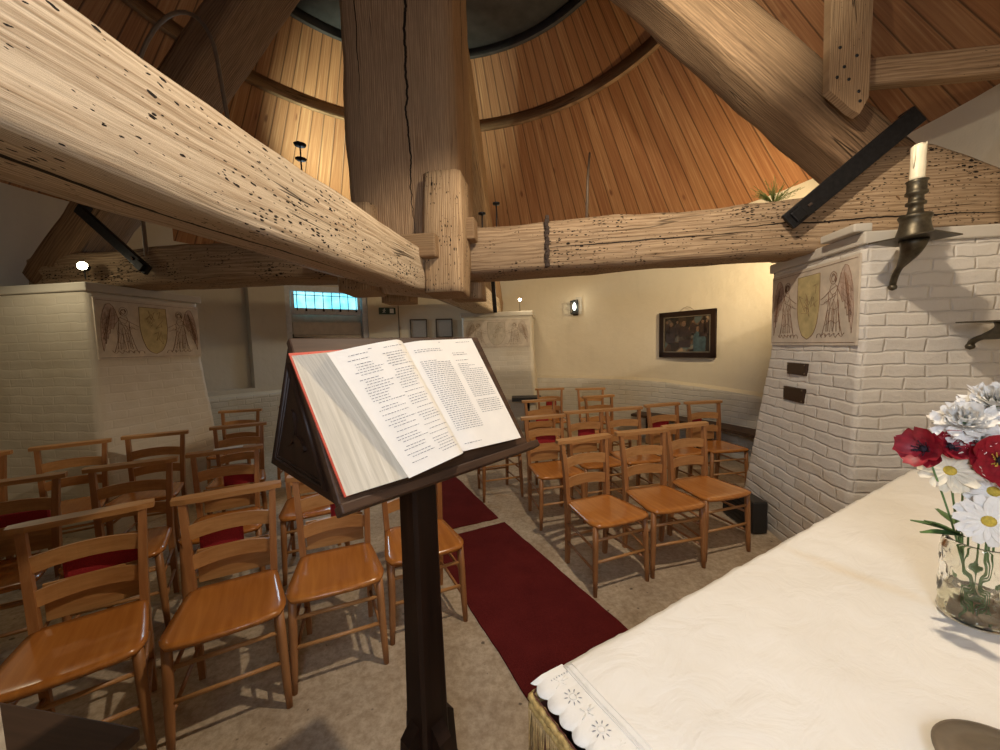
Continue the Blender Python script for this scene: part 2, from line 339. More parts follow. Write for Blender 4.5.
def mat_linen():
    m, nt, b = newmat('white linen'); v = objc(nt)
    c = ramp(nt, noise_tex(nt, v, 5, 5), [(0.3, (0.76, 0.72, 0.64)), (0.7, (0.83, 0.80, 0.73))])
    # old yellow spill, runs across the cloth
    s = N(nt, 'ShaderNodeSeparateXYZ'); nt.links.new(v, s.inputs[0])
    wob = noise_tex(nt, v, 9, 4)
    ux = mth(nt, 'MULTIPLY', mth(nt, 'SUBTRACT', mth(nt, 'ADD', s.outputs[0], mth(nt, 'MULTIPLY', wob, 0.05)), 0.93), 26)
    uy = mth(nt, 'MULTIPLY', mth(nt, 'ADD', s.outputs[1], 0.17), 4.6)
    d = mth(nt, 'SQRT', mth(nt, 'ADD', mth(nt, 'MULTIPLY', ux, ux), mth(nt, 'MULTIPLY', uy, uy)))
    st = ramp(nt, d, [(0.1, (0.30,) * 3), (1.0, (0.0,) * 3)])
    c = mix(nt, c, (0.70, 0.52, 0.25), st)
    nt.links.new(c, b.inputs['Base Color']); b.inputs['Roughness'].default_value = 0.85; b.inputs['Specular IOR Level'].default_value = 0.2
    b.inputs['Sheen Weight'].default_value = 0.1
    n1 = bump(nt, b, noise_tex(nt, mapping(nt, v, (1, 1.6, 1)), 8, 4, 0.55, 1.0), 0.6, 0.014)
    bump(nt, b, noise_tex(nt, v, 500, 2), 0.12, 0.001, n1); return m
M['linen'] = mat_linen()

def mat_pages_edge():
    m, nt, b = newmat('page edges'); wc = attr(nt, 'wc')
    f = noise_tex(nt, mapping(nt, wc, (1, 1, 220)), 1.0, 4, 0.7)
    c = ramp(nt, f, [(0.3, (0.50, 0.44, 0.33)), (0.6, (0.68, 0.61, 0.48)), (0.78, (0.84, 0.78, 0.66))])
    nt.links.new(c, b.inputs['Base Color']); b.inputs['Roughness'].default_value = 0.8
    bump(nt, b, f, 0.3, 0.002); return m
M['page_edge'] = mat_pages_edge()

def mat_painting():
    # generic dark interior with a few figures: soft blobs of ochre, blue grey and brown
    m, nt, b = newmat('dark varnished painting'); v = objc(nt)
    vo = N(nt, 'ShaderNodeTexVoronoi', feature='SMOOTH_F1'); vo.inputs['Scale'].default_value = 9; vo.inputs['Smoothness'].default_value = 0.35
    nt.links.new(v, vo.inputs['Vector'])
    sp = N(nt, 'ShaderNodeSeparateColor'); nt.links.new(vo.outputs['Color'], sp.inputs[0])
    c = ramp(nt, sp.outputs[0], [(0.0, (0.015, 0.012, 0.010)), (0.45, (0.03, 0.022, 0.015)), (0.62, (0.10, 0.055, 0.03)), (0.80, (0.07, 0.09, 0.085)), (0.95, (0.28, 0.19, 0.11))])
    nt.links.new(c, b.inputs['Base Color']); b.inputs['Roughness'].default_value = 0.25; return m
M['painting'] = mat_painting()

# ------------------------------------------------------------------ mesh helpers
class MB:
    def __init__(s): s.v = []; s.f = []; s.m = []; s.wc = []; s.sm = []
    def add(s, verts, faces, mi=0, wc=None, smooth=False):
        o = len(s.v); s.v += [tuple(p) for p in verts]
        s.wc += [tuple(p) for p in (wc if wc is not None else verts)]
        s.f += [tuple(i + o for i in f) for f in faces]; s.m += [mi] * len(faces); s.sm += [smooth] * len(faces)
    def box(s, c, d, rot=None, mi=0, bev=0.0):
        x, y, z = d[0] / 2, d[1] / 2, d[2] / 2
        if bev <= 0:
            vs = [Vector((i * x, j * y, k * z)) for k in (-1, 1) for j in (-1, 1) for i in (-1, 1)]
            fs = [(0, 2, 3, 1), (4, 5, 7, 6), (0, 1, 5, 4), (2, 6, 7, 3), (0, 4, 6, 2), (1, 3, 7, 5)]
        else:
            bm = bmesh.new(); bmesh.ops.create_cube(bm, size=1)
            for q in bm.verts: q.co = Vector((q.co.x * d[0], q.co.y * d[1], q.co.z * d[2]))
            bmesh.ops.bevel(bm, geom=bm.edges[:], offset=min(bev, 0.45 * min(d)), segments=2, affect='EDGES', profile=0.5)
            bm.verts.index_update(); vs = [q.co.copy() for q in bm.verts]; fs = [tuple(q.index for q in f.verts) for f in bm.faces]; bm.free()
        wc = [q.copy() for q in vs]
        if rot is not None: vs = [rot @ q for q in vs]
        c = Vector(c); s.add([q + c for q in vs], fs, mi, wc)
    def tube(s, pts, rad, n=10, mi=0, cap=True, up=None):
        pts = [Vector(p) for p in pts]
        if not isinstance(rad, (list, tuple)): rad = [rad] * len(pts)
        vs = []; wc = []; L = 0
        t0 = (pts[1] - pts[0]).normalized()
        a = Vector((0, 0, 1)) if abs(t0.z) < 0.9 else Vector((1, 0, 0))
        u = t0.cross(a).normalized()
        for i, p in enumerate(pts):
            t = (pts[min(i + 1, len(pts) - 1)] - pts[max(i - 1, 0)]).normalized()
            u = (u - t * u.dot(t)).normalized(); v = t.cross(u)
            if i: L += (p - pts[i - 1]).length
            for k in range(n):
                an = 2 * PI * k / n
                vs.append(p + rad[i] * (math.cos(an) * u + math.sin(an) * v)); wc.append((L, rad[i] * math.cos(an), rad[i] * math.sin(an)))
        fs = [(i * n + k, i * n + (k + 1) % n, (i + 1) * n + (k + 1) % n, (i + 1) * n + k) for i in range(len(pts) - 1) for k in range(n)]
        s.add(vs, fs, mi, wc, True)
        if cap:
            o = len(s.v) - len(vs)
            s.f += [tuple(o + k for k in reversed(range(n))), tuple(o + (len(pts) - 1) * n + k for k in range(n))]; s.m += [mi, mi]; s.sm += [False, False]
    def lathe(s, prof, c=(0, 0, 0), n=24, mi=0, axis=None):
        c = Vector(c); vs = []
        for r, z in prof:
            for k in range(n):
                a = 2 * PI * k / n; vs.append(Vector((r * math.cos(a), r * math.sin(a), z)))
        if axis is not None: vs = [axis @ q for q in vs]
        fs = [(i * n + k, i * n + (k + 1) % n, (i + 1) * n + (k + 1) % n, (i + 1) * n + k) for i in range(len(prof) - 1) for k in range(n)]
        s.add([q + c for q in vs], fs, mi, None, True)
    def build(s, name, mats, parent=None, loc=None, weld=False):
        me = bpy.data.meshes.new(name); me.from_pydata(s.v, [], s.f)
        if not isinstance(mats, (list, tuple)): mats = [mats]
        for q in mats: me.materials.append(q)
        me.polygons.foreach_set('material_index', s.m); me.polygons.foreach_set('use_smooth', s.sm)
        at = me.attributes.new('wc', 'FLOAT_VECTOR', 'POINT'); at.data.foreach_set('vector', [c for p in s.wc for c in p])
        me.update()
        o = bpy.data.objects.new(name, me); COL.objects.link(o)
        if parent is not None: o.parent = parent
        if loc is not None: o.location = loc
        return o
def tag(o, label=None, cat=None, group=None, kind=None):
    if label: o['label'] = label
    if cat: o['category'] = cat
    if group: o['group'] = group
    if kind: o['kind'] = kind
    return o
def empty(name, loc, rz=0.0):
    o = bpy.data.objects.new(name, None); COL.objects.link(o); o.location = loc; o.rotation_euler = (0, 0, rz); o.empty_display_size = 0.1
    return o
def copy_tree(o, parent=None):
    c = o.copy(); COL.objects.link(c); c.parent = parent
    for ch in list(o.children): copy_tree(ch, c)
    return c

# timber: rough-hewn squared log along a path. sections: list of (point, width, height, roll)
def timber(p0, p1, wd, ht, up=(0, 0, 1), seg=0.06, rough=0.008, cham=0.035, path=None, widths=None, heights=None, seed=0, mi=0, mb=None):
    p0 = Vector(p0); p1 = Vector(p1); L = (p1 - p0).length; t = (p1 - p0).normalized()
    up = Vector(up); side = t.cross(up).normalized(); up = side.cross(t).normalized()
    n = max(2, int(L / seg)); prof = []
    k = 5
    c = cham
    def rect(w, h):
        x, y = w / 2, h / 2; P = []
        cs = [(x, -y), (x, y), (-x, y), (-x, -y)]
        for q in range(4):
            a, b = cs[q], cs[(q + 1) % 4]
            dx, dy = b[0] - a[0], b[1] - a[1]; l = math.hypot(dx, dy); ux, uy = dx / l, dy / l
            for j in range(k + 1):
                d = c + (l - 2 * c) * j / k; P.append((a[0] + ux * d, a[1] + uy * d))
        return P
    mb = mb or MB(); vs = []; wc = []
    nz = Vector((seed * 3.1, seed * 1.7, seed * 0.9))
    for i in range(n + 1):
        s = i / n; off = path(s) if path else (0, 0)
        w_ = widths(s) if widths else wd; h_ = heights(s) if heights else ht
        P = rect(w_, h_)
        for (x, y) in P:
            q = Vector((s * L * 1.1, x * 3, y * 3)) + nz
            d = noise.noise(q * 1.3) * rough * 1.6 + noise.noise(q * 5) * rough * 0.7
            rr = 1 + d / max(0.05, math.hypot(x, y))
            vs.append(p0 + t * (s * L) + side * (x * rr + off[0]) + up * (y * rr + off[1]))
            wc.append((s * L + seed * 2.3, x + seed * .37, y + seed * .21))
    m = len(P)
    fs = [(i * m + j, i * m + (j + 1) % m, (i + 1) * m + (j + 1) % m, (i + 1) * m + j) for i in range(n) for j in range(m)]
    mb.add(vs, fs, mi, wc, True)
    o = len(mb.v) - len(vs)
    mb.f += [tuple(o + j for j in reversed(range(m))), tuple(o + n * m + j for j in range(m))]; mb.m += [mi, mi]; mb.sm += [False, False]
    return mb
def bez(a, b, c, d, n=12):
    a, b, c, d = map(Vector, (a, b, c, d)); r = []
    for i in range(n + 1):
        t = i / n; r.append(a * (1 - t) ** 3 + b * 3 * t * (1 - t) ** 2 + c * 3 * t * t * (1 - t) + d * t ** 3)
    return r

CX, CY = -1.09, 3.24      # the main post stands in the middle of the round room
RW = 4.15                 # plaster wall radius
ZE = 3.26                 # wall head
SL = 1.10                 # roof slope
def onwall(deg, r=RW, z=0.0): return Vector((CX + r * math.cos(R(deg)), CY + r * math.sin(R(deg)), z))

# ================================================================== THE ROOM
def arcwall(name, a0, a1, z0, z1, ri, ro, mat, ztop=None, parent=None, step=1.5):
    mb = MB(); n = max(1, int((a1 - a0) / step)); P = []; W = []
    for i in range(n + 1):
        a = a0 + (a1 - a0) * i / n; zt = ztop(a) if ztop else z1
        for r, z in ((ri, z0), (ri, zt), (ro, zt), (ro, z0)):
            P.append(onwall(a, r, z)); W.append((R(a) * ri, z, 0))
    F = [(i * 4 + j, i * 4 + (j + 1) % 4, (i + 1) * 4 + (j + 1) % 4, (i + 1) * 4 + j) for i in range(n) for j in range(4)]
    F += [(3, 2, 1, 0), (n * 4, n * 4 + 1, n * 4 + 2, n * 4 + 3)]
    mb.add(P, F, 0, W)
    return mb.build(name, mat, parent)
D0, D1 = 122.5, 140.9
NI0, NI1 = 148.0, 160.0
def struct(o): o['kind'] = 'structure'; return o
wr = struct(arcwall('wall_right', -60, 60, 0, ZE, RW, RW + .35, M['cream_wall']))
wb = struct(arcwall('wall_back', 60, D0, 0, ZE, RW, RW + .35, M['cream_wall']))
struct(arcwall('wall_back', D0, D1, 2.66, ZE, RW, RW + .35, M['white_wall']))
struct(arcwall('wall_left', D1, NI0, 0, ZE, RW, RW + .35, M['white_wall']))
struct(arcwall('wall_left', NI0, NI1, 0, 1.0, RW, RW + .35, M['white_wall']))
struct(arcwall('wall_left', NI0, NI1, 1.0, ZE, RW + .14, RW + .35, M['white_wall']))
struct(arcwall('wall_left', NI1, 215, 0, ZE, RW, RW + .35, M['white_wall']))
struct(arcwall('wall_front', 215, 300, 0, 1.0, RW, RW + .35, M['white_wall']))
struct(arcwall('wall_front', 215, 300, 1.0, ZE, RW, RW + .35, M['white_wall']))
# brick dado with a sloping plaster ledge
zt = lambda a: 0.94 if a > 50 else 0.94 - (50 - a) * 0.004
for nm, a0, a1 in (('trim_1', -60, 121.5), ('trim_2', 141.5, 215)):
    mb = MB(); n = int((a1 - a0) / 1.0); P = []; W = []
    for i in range(n + 1):
        a = a0 + (a1 - a0) * i / n; z = zt(a) if nm == 'trim_1' else .90
        wob = noise.noise(Vector((a * .25, 0, 0))) * .012
        for r, zz in ((RW - .075, 0), (RW - .075 + wob, z * .5), (RW - .070 + wob, z - .03), (RW - .060 + wob, z + wob * .6), (RW + .02, z + .05 + wob), (RW + .02, 0)):
            P.append(onwall(a, r, zz)); W.append((R(a) * RW, zz, 0))
    F = [(i * 6 + j, i * 6 + (j + 1) % 6, (i + 1) * 6 + (j + 1) % 6, (i + 1) * 6 + j) for i in range(n) for j in range(6)]
    F += [(5, 4, 3, 2, 1, 0), tuple(n * 6 + j for j in range(6))]
    mb.add(P, F, 0, W)
    mb.m = [1 if (i < n * 6 and i % 6 in (3,)) else 0 for i in range(len(mb.f))]
    struct(mb.build(nm, [M['dado_brick'], M['ledge']]))
# floor
mb = MB(); n = 72
mb.add([onwall(360 * i / n, RW + .3, 0) for i in range(n)] + [onwall(360 * i / n, RW + .3, -.2) for i in range(n)],
       [tuple(range(n)), tuple(reversed(range(n, 2 * n)))] + [(i, i + n, (i + 1) % n + n, (i + 1) % n) for i in range(n)])
struct(mb.build('floor', M['floor']))
# boarded cone roof, with a thickness
mb = MB(); n = 120
r0, r1 = RW + .38, 2.05
P = []; W = []
for i in range(n + 1):
    a = 360 * i / n
    for r, dz in ((r0, 0), (r1, 0), (r1, .06), (r0, .06)):
        P.append(onwall(a, r, ZE + SL * (RW - r) + dz)); W.append((i + .0, (r0 - r) * 1.49, 0))
F = [(i * 4 + j, (i + 1) * 4 + j, (i + 1) * 4 + (j + 1) % 4, i * 4 + (j + 1) % 4) for i in range(n) for j in range(4)]
mb.add(P, F, 0, W)
struct(mb.build('ceiling', M['boards']))
# underside of the mill floor closing the roof
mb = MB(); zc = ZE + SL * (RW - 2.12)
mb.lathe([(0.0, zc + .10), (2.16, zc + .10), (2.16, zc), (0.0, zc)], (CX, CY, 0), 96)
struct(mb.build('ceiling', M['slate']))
# bent hoop nailed under the boards
def hoop(name, r, wd, ht, mat, drop=0.0):
    mb = MB(); z = ZE + SL * (RW - r) - drop
    mb.lathe([(r - wd / 2, z - ht), (r + wd / 2, z - ht), (r + wd / 2, z - .02), (r - wd / 2, z + .02), (r - wd / 2, z - ht)], (CX, CY, 0), 96)
    for i in range(len(mb.v)): mb.wc[i] = (math.atan2(mb.v[i][1] - CY, mb.v[i][0] - CX) * r, mb.v[i][0] * .0 + mb.v[i][2], 0)
    return struct(mb.build(name, mat))
hoop('trim_3', 2.68, .06, .12, M['beam_dark'])
hoop('trim_4', 2.12, .05, .10, M['slate'])

# ---- door_1: flat framed door in its opening
pL, pR = onwall(D1, RW + .10), onwall(D0, RW + .10)
dv = (pR - pL); DW = dv.length; dang = math.atan2(dv.y, dv.x)
door = empty('door_1', pL, dang); struct(door)
def lbox(parent, name, x0, x1, y0, y1, z0, z1, mat, bev=.004, mi=None):
    mb = MB(); mb.box(((x0 + x1) / 2, (y0 + y1) / 2, (z0 + z1) / 2), (x1 - x0, y1 - y0, z1 - z0), bev=bev); return mb.build(name, mat, parent)
mb = MB()
mb.box((.05, .02, 1.33), (.10, .14, 2.66), bev=.005); mb.box((DW - .05, .02, 1.33), (.10, .14, 2.66), bev=.005); mb.box((DW / 2, .02, 2.61), (DW - .2, .14, .10), bev=.005)
mb.build('door_frame', M['frame_paint'], door)
mb = MB()
for k in range(9):
    mb.box((DW / 2, .05, .03 + .225 * k + .11), (DW - .24, .045, .220), bev=.006)
leaf = mb.build('door_leaf', M['door_paint'], door)
mb = MB(); mb.box((DW / 2, .03, 2.23), (DW - .22, .06, .11), bev=.008); mb.box((.14, .03, 2.42), (.05, .05, .38), bev=.005); mb.box((DW - .14, .03, 2.42), (.05, .05, .38), bev=.005); mb.box((DW / 2, .03, 2.585), (DW - .22, .05, .04))
mb.build('window_frame', M['frame_paint'], door)
lbox(door, 'window_pane', .15, DW - .15, .05, .06, 2.285, 2.60, M['pane'], 0)
mb = MB()
nb = 8
for k in range(nb):
    x = .20 + (DW - .40) * k / (nb - 1)
    mb.tube([(x, -.02, 2.24), (x, -.02, 2.60)], .007, 6)
    if k % 2: mb.box((x, -.022, 2.25), (.030, .02, .04), bev=.004)
mb.tube([(.15, -.02, 2.50), (DW - .15, -.02, 2.50)], .006, 6)
mb.build('window_bars', M['iron'], door)
mb = MB()
mb.add([(.11, -.005, 1.80), (.11, -.005, 1.72), (.62, -.005, 1.752), (.62, -.005, 1.768), (.11, .02, 1.80), (.11, .02, 1.72), (.62, .02, 1.752), (.62, .02, 1.768)],
       [(0, 1, 2, 3), (7, 6, 5, 4), (0, 4, 5, 1), (1, 5, 6, 2), (2, 6, 7, 3), (3, 7, 4, 0)]); mb.tube([(.11, -.01, 1.68), (.11, -.01, 1.84)], .014, 8)
mb.build('strap_hinge', M['iron'], leaf)
mb = MB(); mb.box((DW - .22, .0, 1.70), (.025, .05, .07), bev=.006); mb.build('door_latch', M['iron'], leaf)
# back of the opening, so the doorway is closed
lbox(door, 'outer_panel', 0, DW, .10, .14, 0, 2.66, M['door_paint'])

# ================================================================== BRICK PIERS
def draw_panel(parent, o, u, v, nrm, W_, H_, mats=('panel', 'shield', 'wing', 'line'), seed=1, faint=False):
    rnd = random.Random(seed)
    o, u, v, nrm = Vector(o), Vector(u), Vector(v), Vector(nrm)
    P = lambda a, b, h=0.0: o + u * (a * W_) + v * (b * H_) + nrm * h
    mb = MB(); T = .012
    q = [P(0, 0, 0), P(1, 0, 0), P(1, 1, 0), P(0, 1, 0), P(0, 0, T), P(1, 0, T), P(1, 1, T), P(0, 1, T)]
    mb.add(q, [(0, 3, 2, 1), (4, 5, 6, 7), (0, 1, 5, 4), (1, 2, 6, 5), (2, 3, 7, 6), (3, 0, 4, 7)])
    pan = mb.build('painted_panel', M['panel'], parent)
    def poly(pts, h, mb2):
        n = len(pts); A = [P(a, b, T + h) for a, b in pts]; B = [P(a, b, T) for a, b in pts]
        mb2.add(A + B, [tuple(range(n)), tuple(reversed(range(n, 2 * n)))] + [(i, i + n, (i + 1) % n + n, (i + 1) % n) for i in range(n)])
    L = MB()
    def line(pts, r=.0016):
        r *= .75
        pts = [P(a + rnd.uniform(-.002, .002), b + rnd.uniform(-.004, .004), T + .0022) for a, b in pts]
        L.tube(pts, r, 5)
    # shield
    sh = [(.37, .90), (.63, .90)]
    for k in range(1, 9):
        t = k / 9; sh.append((.5 + .135 * math.cos(t * PI / 2 * .9) , .62 - .52 * math.sin(t * PI / 2)))
    sh.append((.5, .08))
    sh += [(1 - a, b) for a, b in reversed(sh[2:-1])]
    ms = MB(); poly(sh, .002, ms); ms.build('shield', M['shield_faint' if faint else 'shield'], pan)
    line(sh + [sh[0]], .0022)
    for k in range(9):   # charge on the shield
        a, b = .42 + .16 * rnd.random(), .35 + .42 * rnd.random()
        line([(a, b), (a + rnd.uniform(-.05, .05), b + rnd.uniform(-.12, .12)), (a + rnd.uniform(-.07, .07), b + rnd.uniform(-.18, .18)), (a + rnd.uniform(-.04, .04), b + rnd.uniform(-.1, .1))], .0014)
    for sgn in (-1, 1):
        wm = MB()
        X = lambda a: .5 + sgn * a
        # wing: tall feathered shape on the outside
        W0 = [(.315, .66), (.335, .80), (.355, .88), (.38, .92), (.41, .90), (.435, .80), (.455, .66), (.465, .50), (.468, .34), (.458, .14), (.448, .20), (.440, .28), (.432, .26), (.424, .36), (.414, .34), (.405, .44), (.394, .42), (.384, .52), (.365, .50), (.345, .58)]
        wing = [(X(a), b) for a, b in W0]
        poly(wing if sgn > 0 else wing[::-1], .0015, wm); line(wing + [wing[0]])
        wm.build('angel_wing', M['wing_faint' if faint else 'wing'], pan)
        for k in range(6):
            t = k / 6; line([(X(.37 + .05 * t), .86 - .2 * t), (X(.40 + .04 * t), .60 - .15 * t), (X(.435 + .02 * t), .26 + .02 * k)], .0012)
        for k in range(9):      # feathers
            t = k / 8; a0_, b0_ = .335 + .10 * t, .84 + .04 * math.sin(t * PI) - .10 * t; line([(X(a0_), b0_), (X(a0_ + .012), b0_ - .14), (X(a0_ + .020 - .01 * t), b0_ - .30 - .10 * t)], .0011)
        for k in range(4): line([(X(.33 + .012 * k), .74 - .07 * k), (X(.37 + .01 * k), .72 - .08 * k), (X(.42 + .008 * k), .68 - .09 * k), (X(.455), .60 - .09 * k)], .0010)
        # hair, face, sleeves and knees
        for k in range(5): line([(X(.285 + .004 * k), .83 - .01 * k), (X(.295), .79 - .012 * k), (X(.288 + .003 * k), .75)], .0013)
        line([(X(.25), .72), (X(.235), .66), (X(.26), .60), (X(.30), .62), (X(.315), .68), (X(.29), .72)], .0017)
        for k in range(4): line([(X(.30 - .03 * k), .62 - .02 * k), (X(.275 - .03 * k), .52), (X(.26 - .025 * k), .46 + .02 * k)], .0012)
        line([(X(.335), .46), (X(.30), .42), (X(.25), .44), (X(.21), .40)], .0014); line([(X(.345), .30), (X(.31), .26), (X(.26), .30), (X(.20), .24)], .0014)
        for k in range(5): line([(X(.24 + .022 * k), .42), (X(.235 + .026 * k + rnd.uniform(-.01, .01)), .30), (X(.22 + .032 * k), .16)], .0011)
        # head with halo
        c = (X(.27), .80)
        line([(c[0] + .035 * math.cos(j * PI / 6), c[1] + .075 * math.sin(j * PI / 6)) for j in range(13)], .0018)
        line([(c[0] + .020 * math.cos(j * PI / 4), c[1] + .045 * math.sin(j * PI / 4)) for j in range(9)], .0024)
        line([(c[0] - .01, c[1] + .02), (c[0] + .012, c[1] + .035), (c[0] + .02, c[1] - .01)], .0026)
        # shoulders, arms reaching to the shield
        line([(X(.30), .70), (X(.25), .66), (X(.19), .60), (X(.145), .56)], .0018)
        line([(X(.31), .60), (X(.24), .55), (X(.17), .50), (X(.145), .50)], .0016)
        # robe folds
        line([(X(.31), .70), (X(.325), .50), (X(.34), .30), (X(.37), .12)], .002)
        line([(X(.23), .64), (X(.225), .45), (X(.20), .28), (X(.17), .12)], .002)
        for k in range(8):
            a = .20 + .015 * k
            line([(X(a + .03), .55 - .02 * (k % 3)), (X(a + .02 + rnd.uniform(-.01, .01)), .36), (X(a + .01 * k * .4 + rnd.uniform(-.015, .015)), .17)], .0013)
        # billowing hem / clouds
        for k in range(6):
            a = .14 + .045 * k; r = .028
            line([(X(a + r * math.cos(j * PI / 5)), .09 + .055 * abs(math.sin(j * PI / 5 + .3 * k))) for j in range(7)], .0018)
    line([(.015, .03), (.985, .03)]); line([(.015, .965), (.985, .965)])
    L.build('sepia_drawing', M['line_faint' if faint else 'line'], pan)

def pier(name, x0, x1, y0, y1, ztop, batter, face, label, res=.03, seed=0, zp=1.50, mat='soft_brick'):
    cx, cy = (x0 + x1) / 2, (y0 + y1) / 2
    root = empty(name, (cx, cy, 0)); tag(root, label, 'brick pier')
    hx, hy = (x1 - x0) / 2, (y1 - y0) / 2
    z1 = ztop - .075
    nz = int(z1 / res); per = []
    def ring(z):
        b = batter * max(0.0, (zp - z)) / zp
        ax, ay = hx + b, hy + b; r = .018
        pts = []; acc = 0
        cs = [(ax, -ay, 0), (ax, ay, 90), (-ax, ay, 180), (-ax, -ay, 270)]
        nx, ny = max(3, int(2 * hx / res)), max(3, int(2 * hy / res))
        for q, (a0, b0, an) in enumerate(cs):
            a1_, b1_, _ = cs[(q + 1) % 4]; m = ny if q % 2 == 0 else nx
            nr = [(1, 0), (0, 1), (-1, 0), (0, -1)][q]; ll = (2 * hy) if q % 2 == 0 else (2 * hx)
            for j in range(m):
                t = (j + .5) / m
                t = .5 + (t - .5) * (1 - .03)
                pts.append((a0 + (a1_ - a0) * t, b0 + (b1_ - b0) * t, nr, acc + ll * t))
            acc += ll
        return pts
    V = []; W = []
    for k in range(nz + 1):
        z = z1 * k / nz; rg = ring(z)
        for (a, b, nr, uu) in rg:
            row = math.floor(z / .078); fz = z / .078 - row
            wq = Vector((uu * 1.8 + seed * 9, z * 1.8, seed)); d = noise.noise(wq) * .014 + noise.noise(wq * 5) * .005
            mort = max(0.0, 1 - min(fz, 1 - fz) / .14); d -= .004 * mort
            if z > zp: d *= .4
            V.append((a + nr[0] * d, b + nr[1] * d, z)); W.append((uu, z, 0))
    m = len(rg)
    F = [(k * m + j, k * m + (j + 1) % m, (k + 1) * m + (j + 1) % m, (k + 1) * m + j) for k in range(nz) for j in range(m)]
    F += [tuple(nz * m + j for j in range(m))]
    mb = MB(); mb.add(V, F, 0, W, True); mb.build('brick_shaft', M[mat], root)
    mb = MB(); mb.box((0, 0, ztop - .0375), (2 * hx + .035, 2 * hy + .035, .075), bev=.01)
    cap = mb.build('cornice', M['white_wall'], root)
    H_ = ztop - .12 - zp
    if face == 'E': draw_panel(root, (hx, -hy + .03, zp + .03), (0, 1, 0), (0, 0, 1), (1, 0, 0), 2 * hy - .06, H_ - .03, seed=seed)
    if face == 'W': draw_panel(root, (-hx, hy - .03, zp + .01), (0, -1, 0), (0, 0, 1), (-1, 0, 0), 2 * hy - .05, H_ - .01, seed=seed)
    if face == 'S': draw_panel(root, (-hx + .03, -hy, zp + .03), (1, 0, 0), (0, 0, 1), (0, -1, 0), 2 * hx - .06, H_ - .03, seed=seed, faint=True)
    return root
pr = pier('brick_pier', 1.88, 2.92, 2.64, 3.62, 2.19, .15, 'W', 'whitewashed brick pier at right with painted angel panel half in shade', res=.02, seed=3, mat='white_brick')
pl = pier('brick_pier', -4.95, -3.87, 2.80, 3.84, 2.19, .10, 'E', 'whitewashed pier at left with a painted shield between two angels under the lamp', seed=5)
pf = pier('brick_pier', -1.47, -.31, 6.30, 7.20, 2.11, .10, 'S', 'far whitewashed pier with a faint crest panel behind the lectern', seed=8)
pn = pier('brick_pier', -1.60, -.598, -.70, .315, 1.90, .03, '', 'near whitewashed pier at the lower left edge of the picture', seed=11)
# tile ledge on the head of the right pier
mb = MB(); mb.box((1.86 - 2.40, 2.78 - 3.13, 2.215), (.10, .30, .05), bev=.008); mb.build('ledge_tile', M['white_wall'], pr)
mb = MB(); mb.box((1.87 - 2.40, 3.38 - 3.13, 2.205), (.09, .34, .03), bev=.006); mb.build('ledge_tile', M['white_wall'], pr)
# two small plaques on its side
for y, z, wd, ht in ((3.20, 1.33, .23, .090), (3.20, 1.135, .245, .108)):
    o = empty('wall_plaque', (1.857 if z > 1.2 else 1.840, y, z)); tag(o, 'upper small dark plaque on the right pier' if z > 1.2 else 'lower small dark plaque on the right pier', 'plaque', 'plaques on the right pier')
    mb = MB(); mb.box((.0, 0, 0), (.028, wd, ht), bev=.004); mb.build('plate', M['plaque'], o)
    for dy in (-1, 1):
        for dz in (-1, 1):
            mb = MB(); mb.lathe([(0, .003), (.006, .002), (.007, 0)], (-.0145, dy * (wd / 2 - .014), dz * (ht / 2 - .014)), 8, axis=Matrix.Rotation(-PI / 2, 3, 'Y')); mb.build('screw', M['brass_dull'], o)

# ================================================================== THE TIMBERS
M['beam_front'] = oak('worn pale oak with long split', (0.55, 0.40, 0.255), (0.21, 0.13, 0.07), holes=1.25, crack=0.4, lines=((2, .02 + 2 * .21, .006, .05, 10.5, 12.6), (2, -.02 + 2 * .21, .005, .03, 9.3, 10.9)))
M['post_split'] = oak('post oak with long splits', (0.58, 0.40, 0.24), (0.26, 0.155, 0.085), holes=0.06, crack=0.5, grain=0.8, lines=((1, -.10 + 1 * .37, .010, .14, 2.3, 5.9), (1, .27 + .37, .006, .05, 3.2, 6.5), (2, .05 + .21, .006, .08, 2.3, 6.2)))
M['beam_near'] = oak('near pale oak', (0.76, 0.63, 0.46), (0.36, 0.25, 0.15), holes=1.0, crack=0.5, grain=1.3, lines=((1, .03, .010, .06, 0.5, 2.9),))

# lower crosstree, running away from the camera
def b1path(s):
    y = -.75 + s * 8.05
    z = -.005 + .045 * max(0, y) / 2.6 + .02 * max(0, 1 - max(y, 0) / .9) if y < 2.6 else .04 + .13 * min(1, (y - 2.6) / 1.6)
    return (0, z)
mb = timber((-1.08, -.75, 2.075), (-1.08, 7.30, 2.075), .37, .30, seg=.04, rough=.007, cham=.016, path=b1path, seed=0)
# slope the soffit: nearer edge hangs a little lower
for i, (x, y, z) in enumerate(mb.v):
    if z < 2.07 and y < 2.8: mb.v[i] = (x, y, z + (-.89 - x) * .13 + (.035 * max(0, 1 - max(y, 0) / 1.0) if x > -1.0 else 0))
o = mb.build('crosstree_beam', M['beam_near']); tag(o, 'huge pale worm-holed oak beam running from upper left to the main post', 'beam')
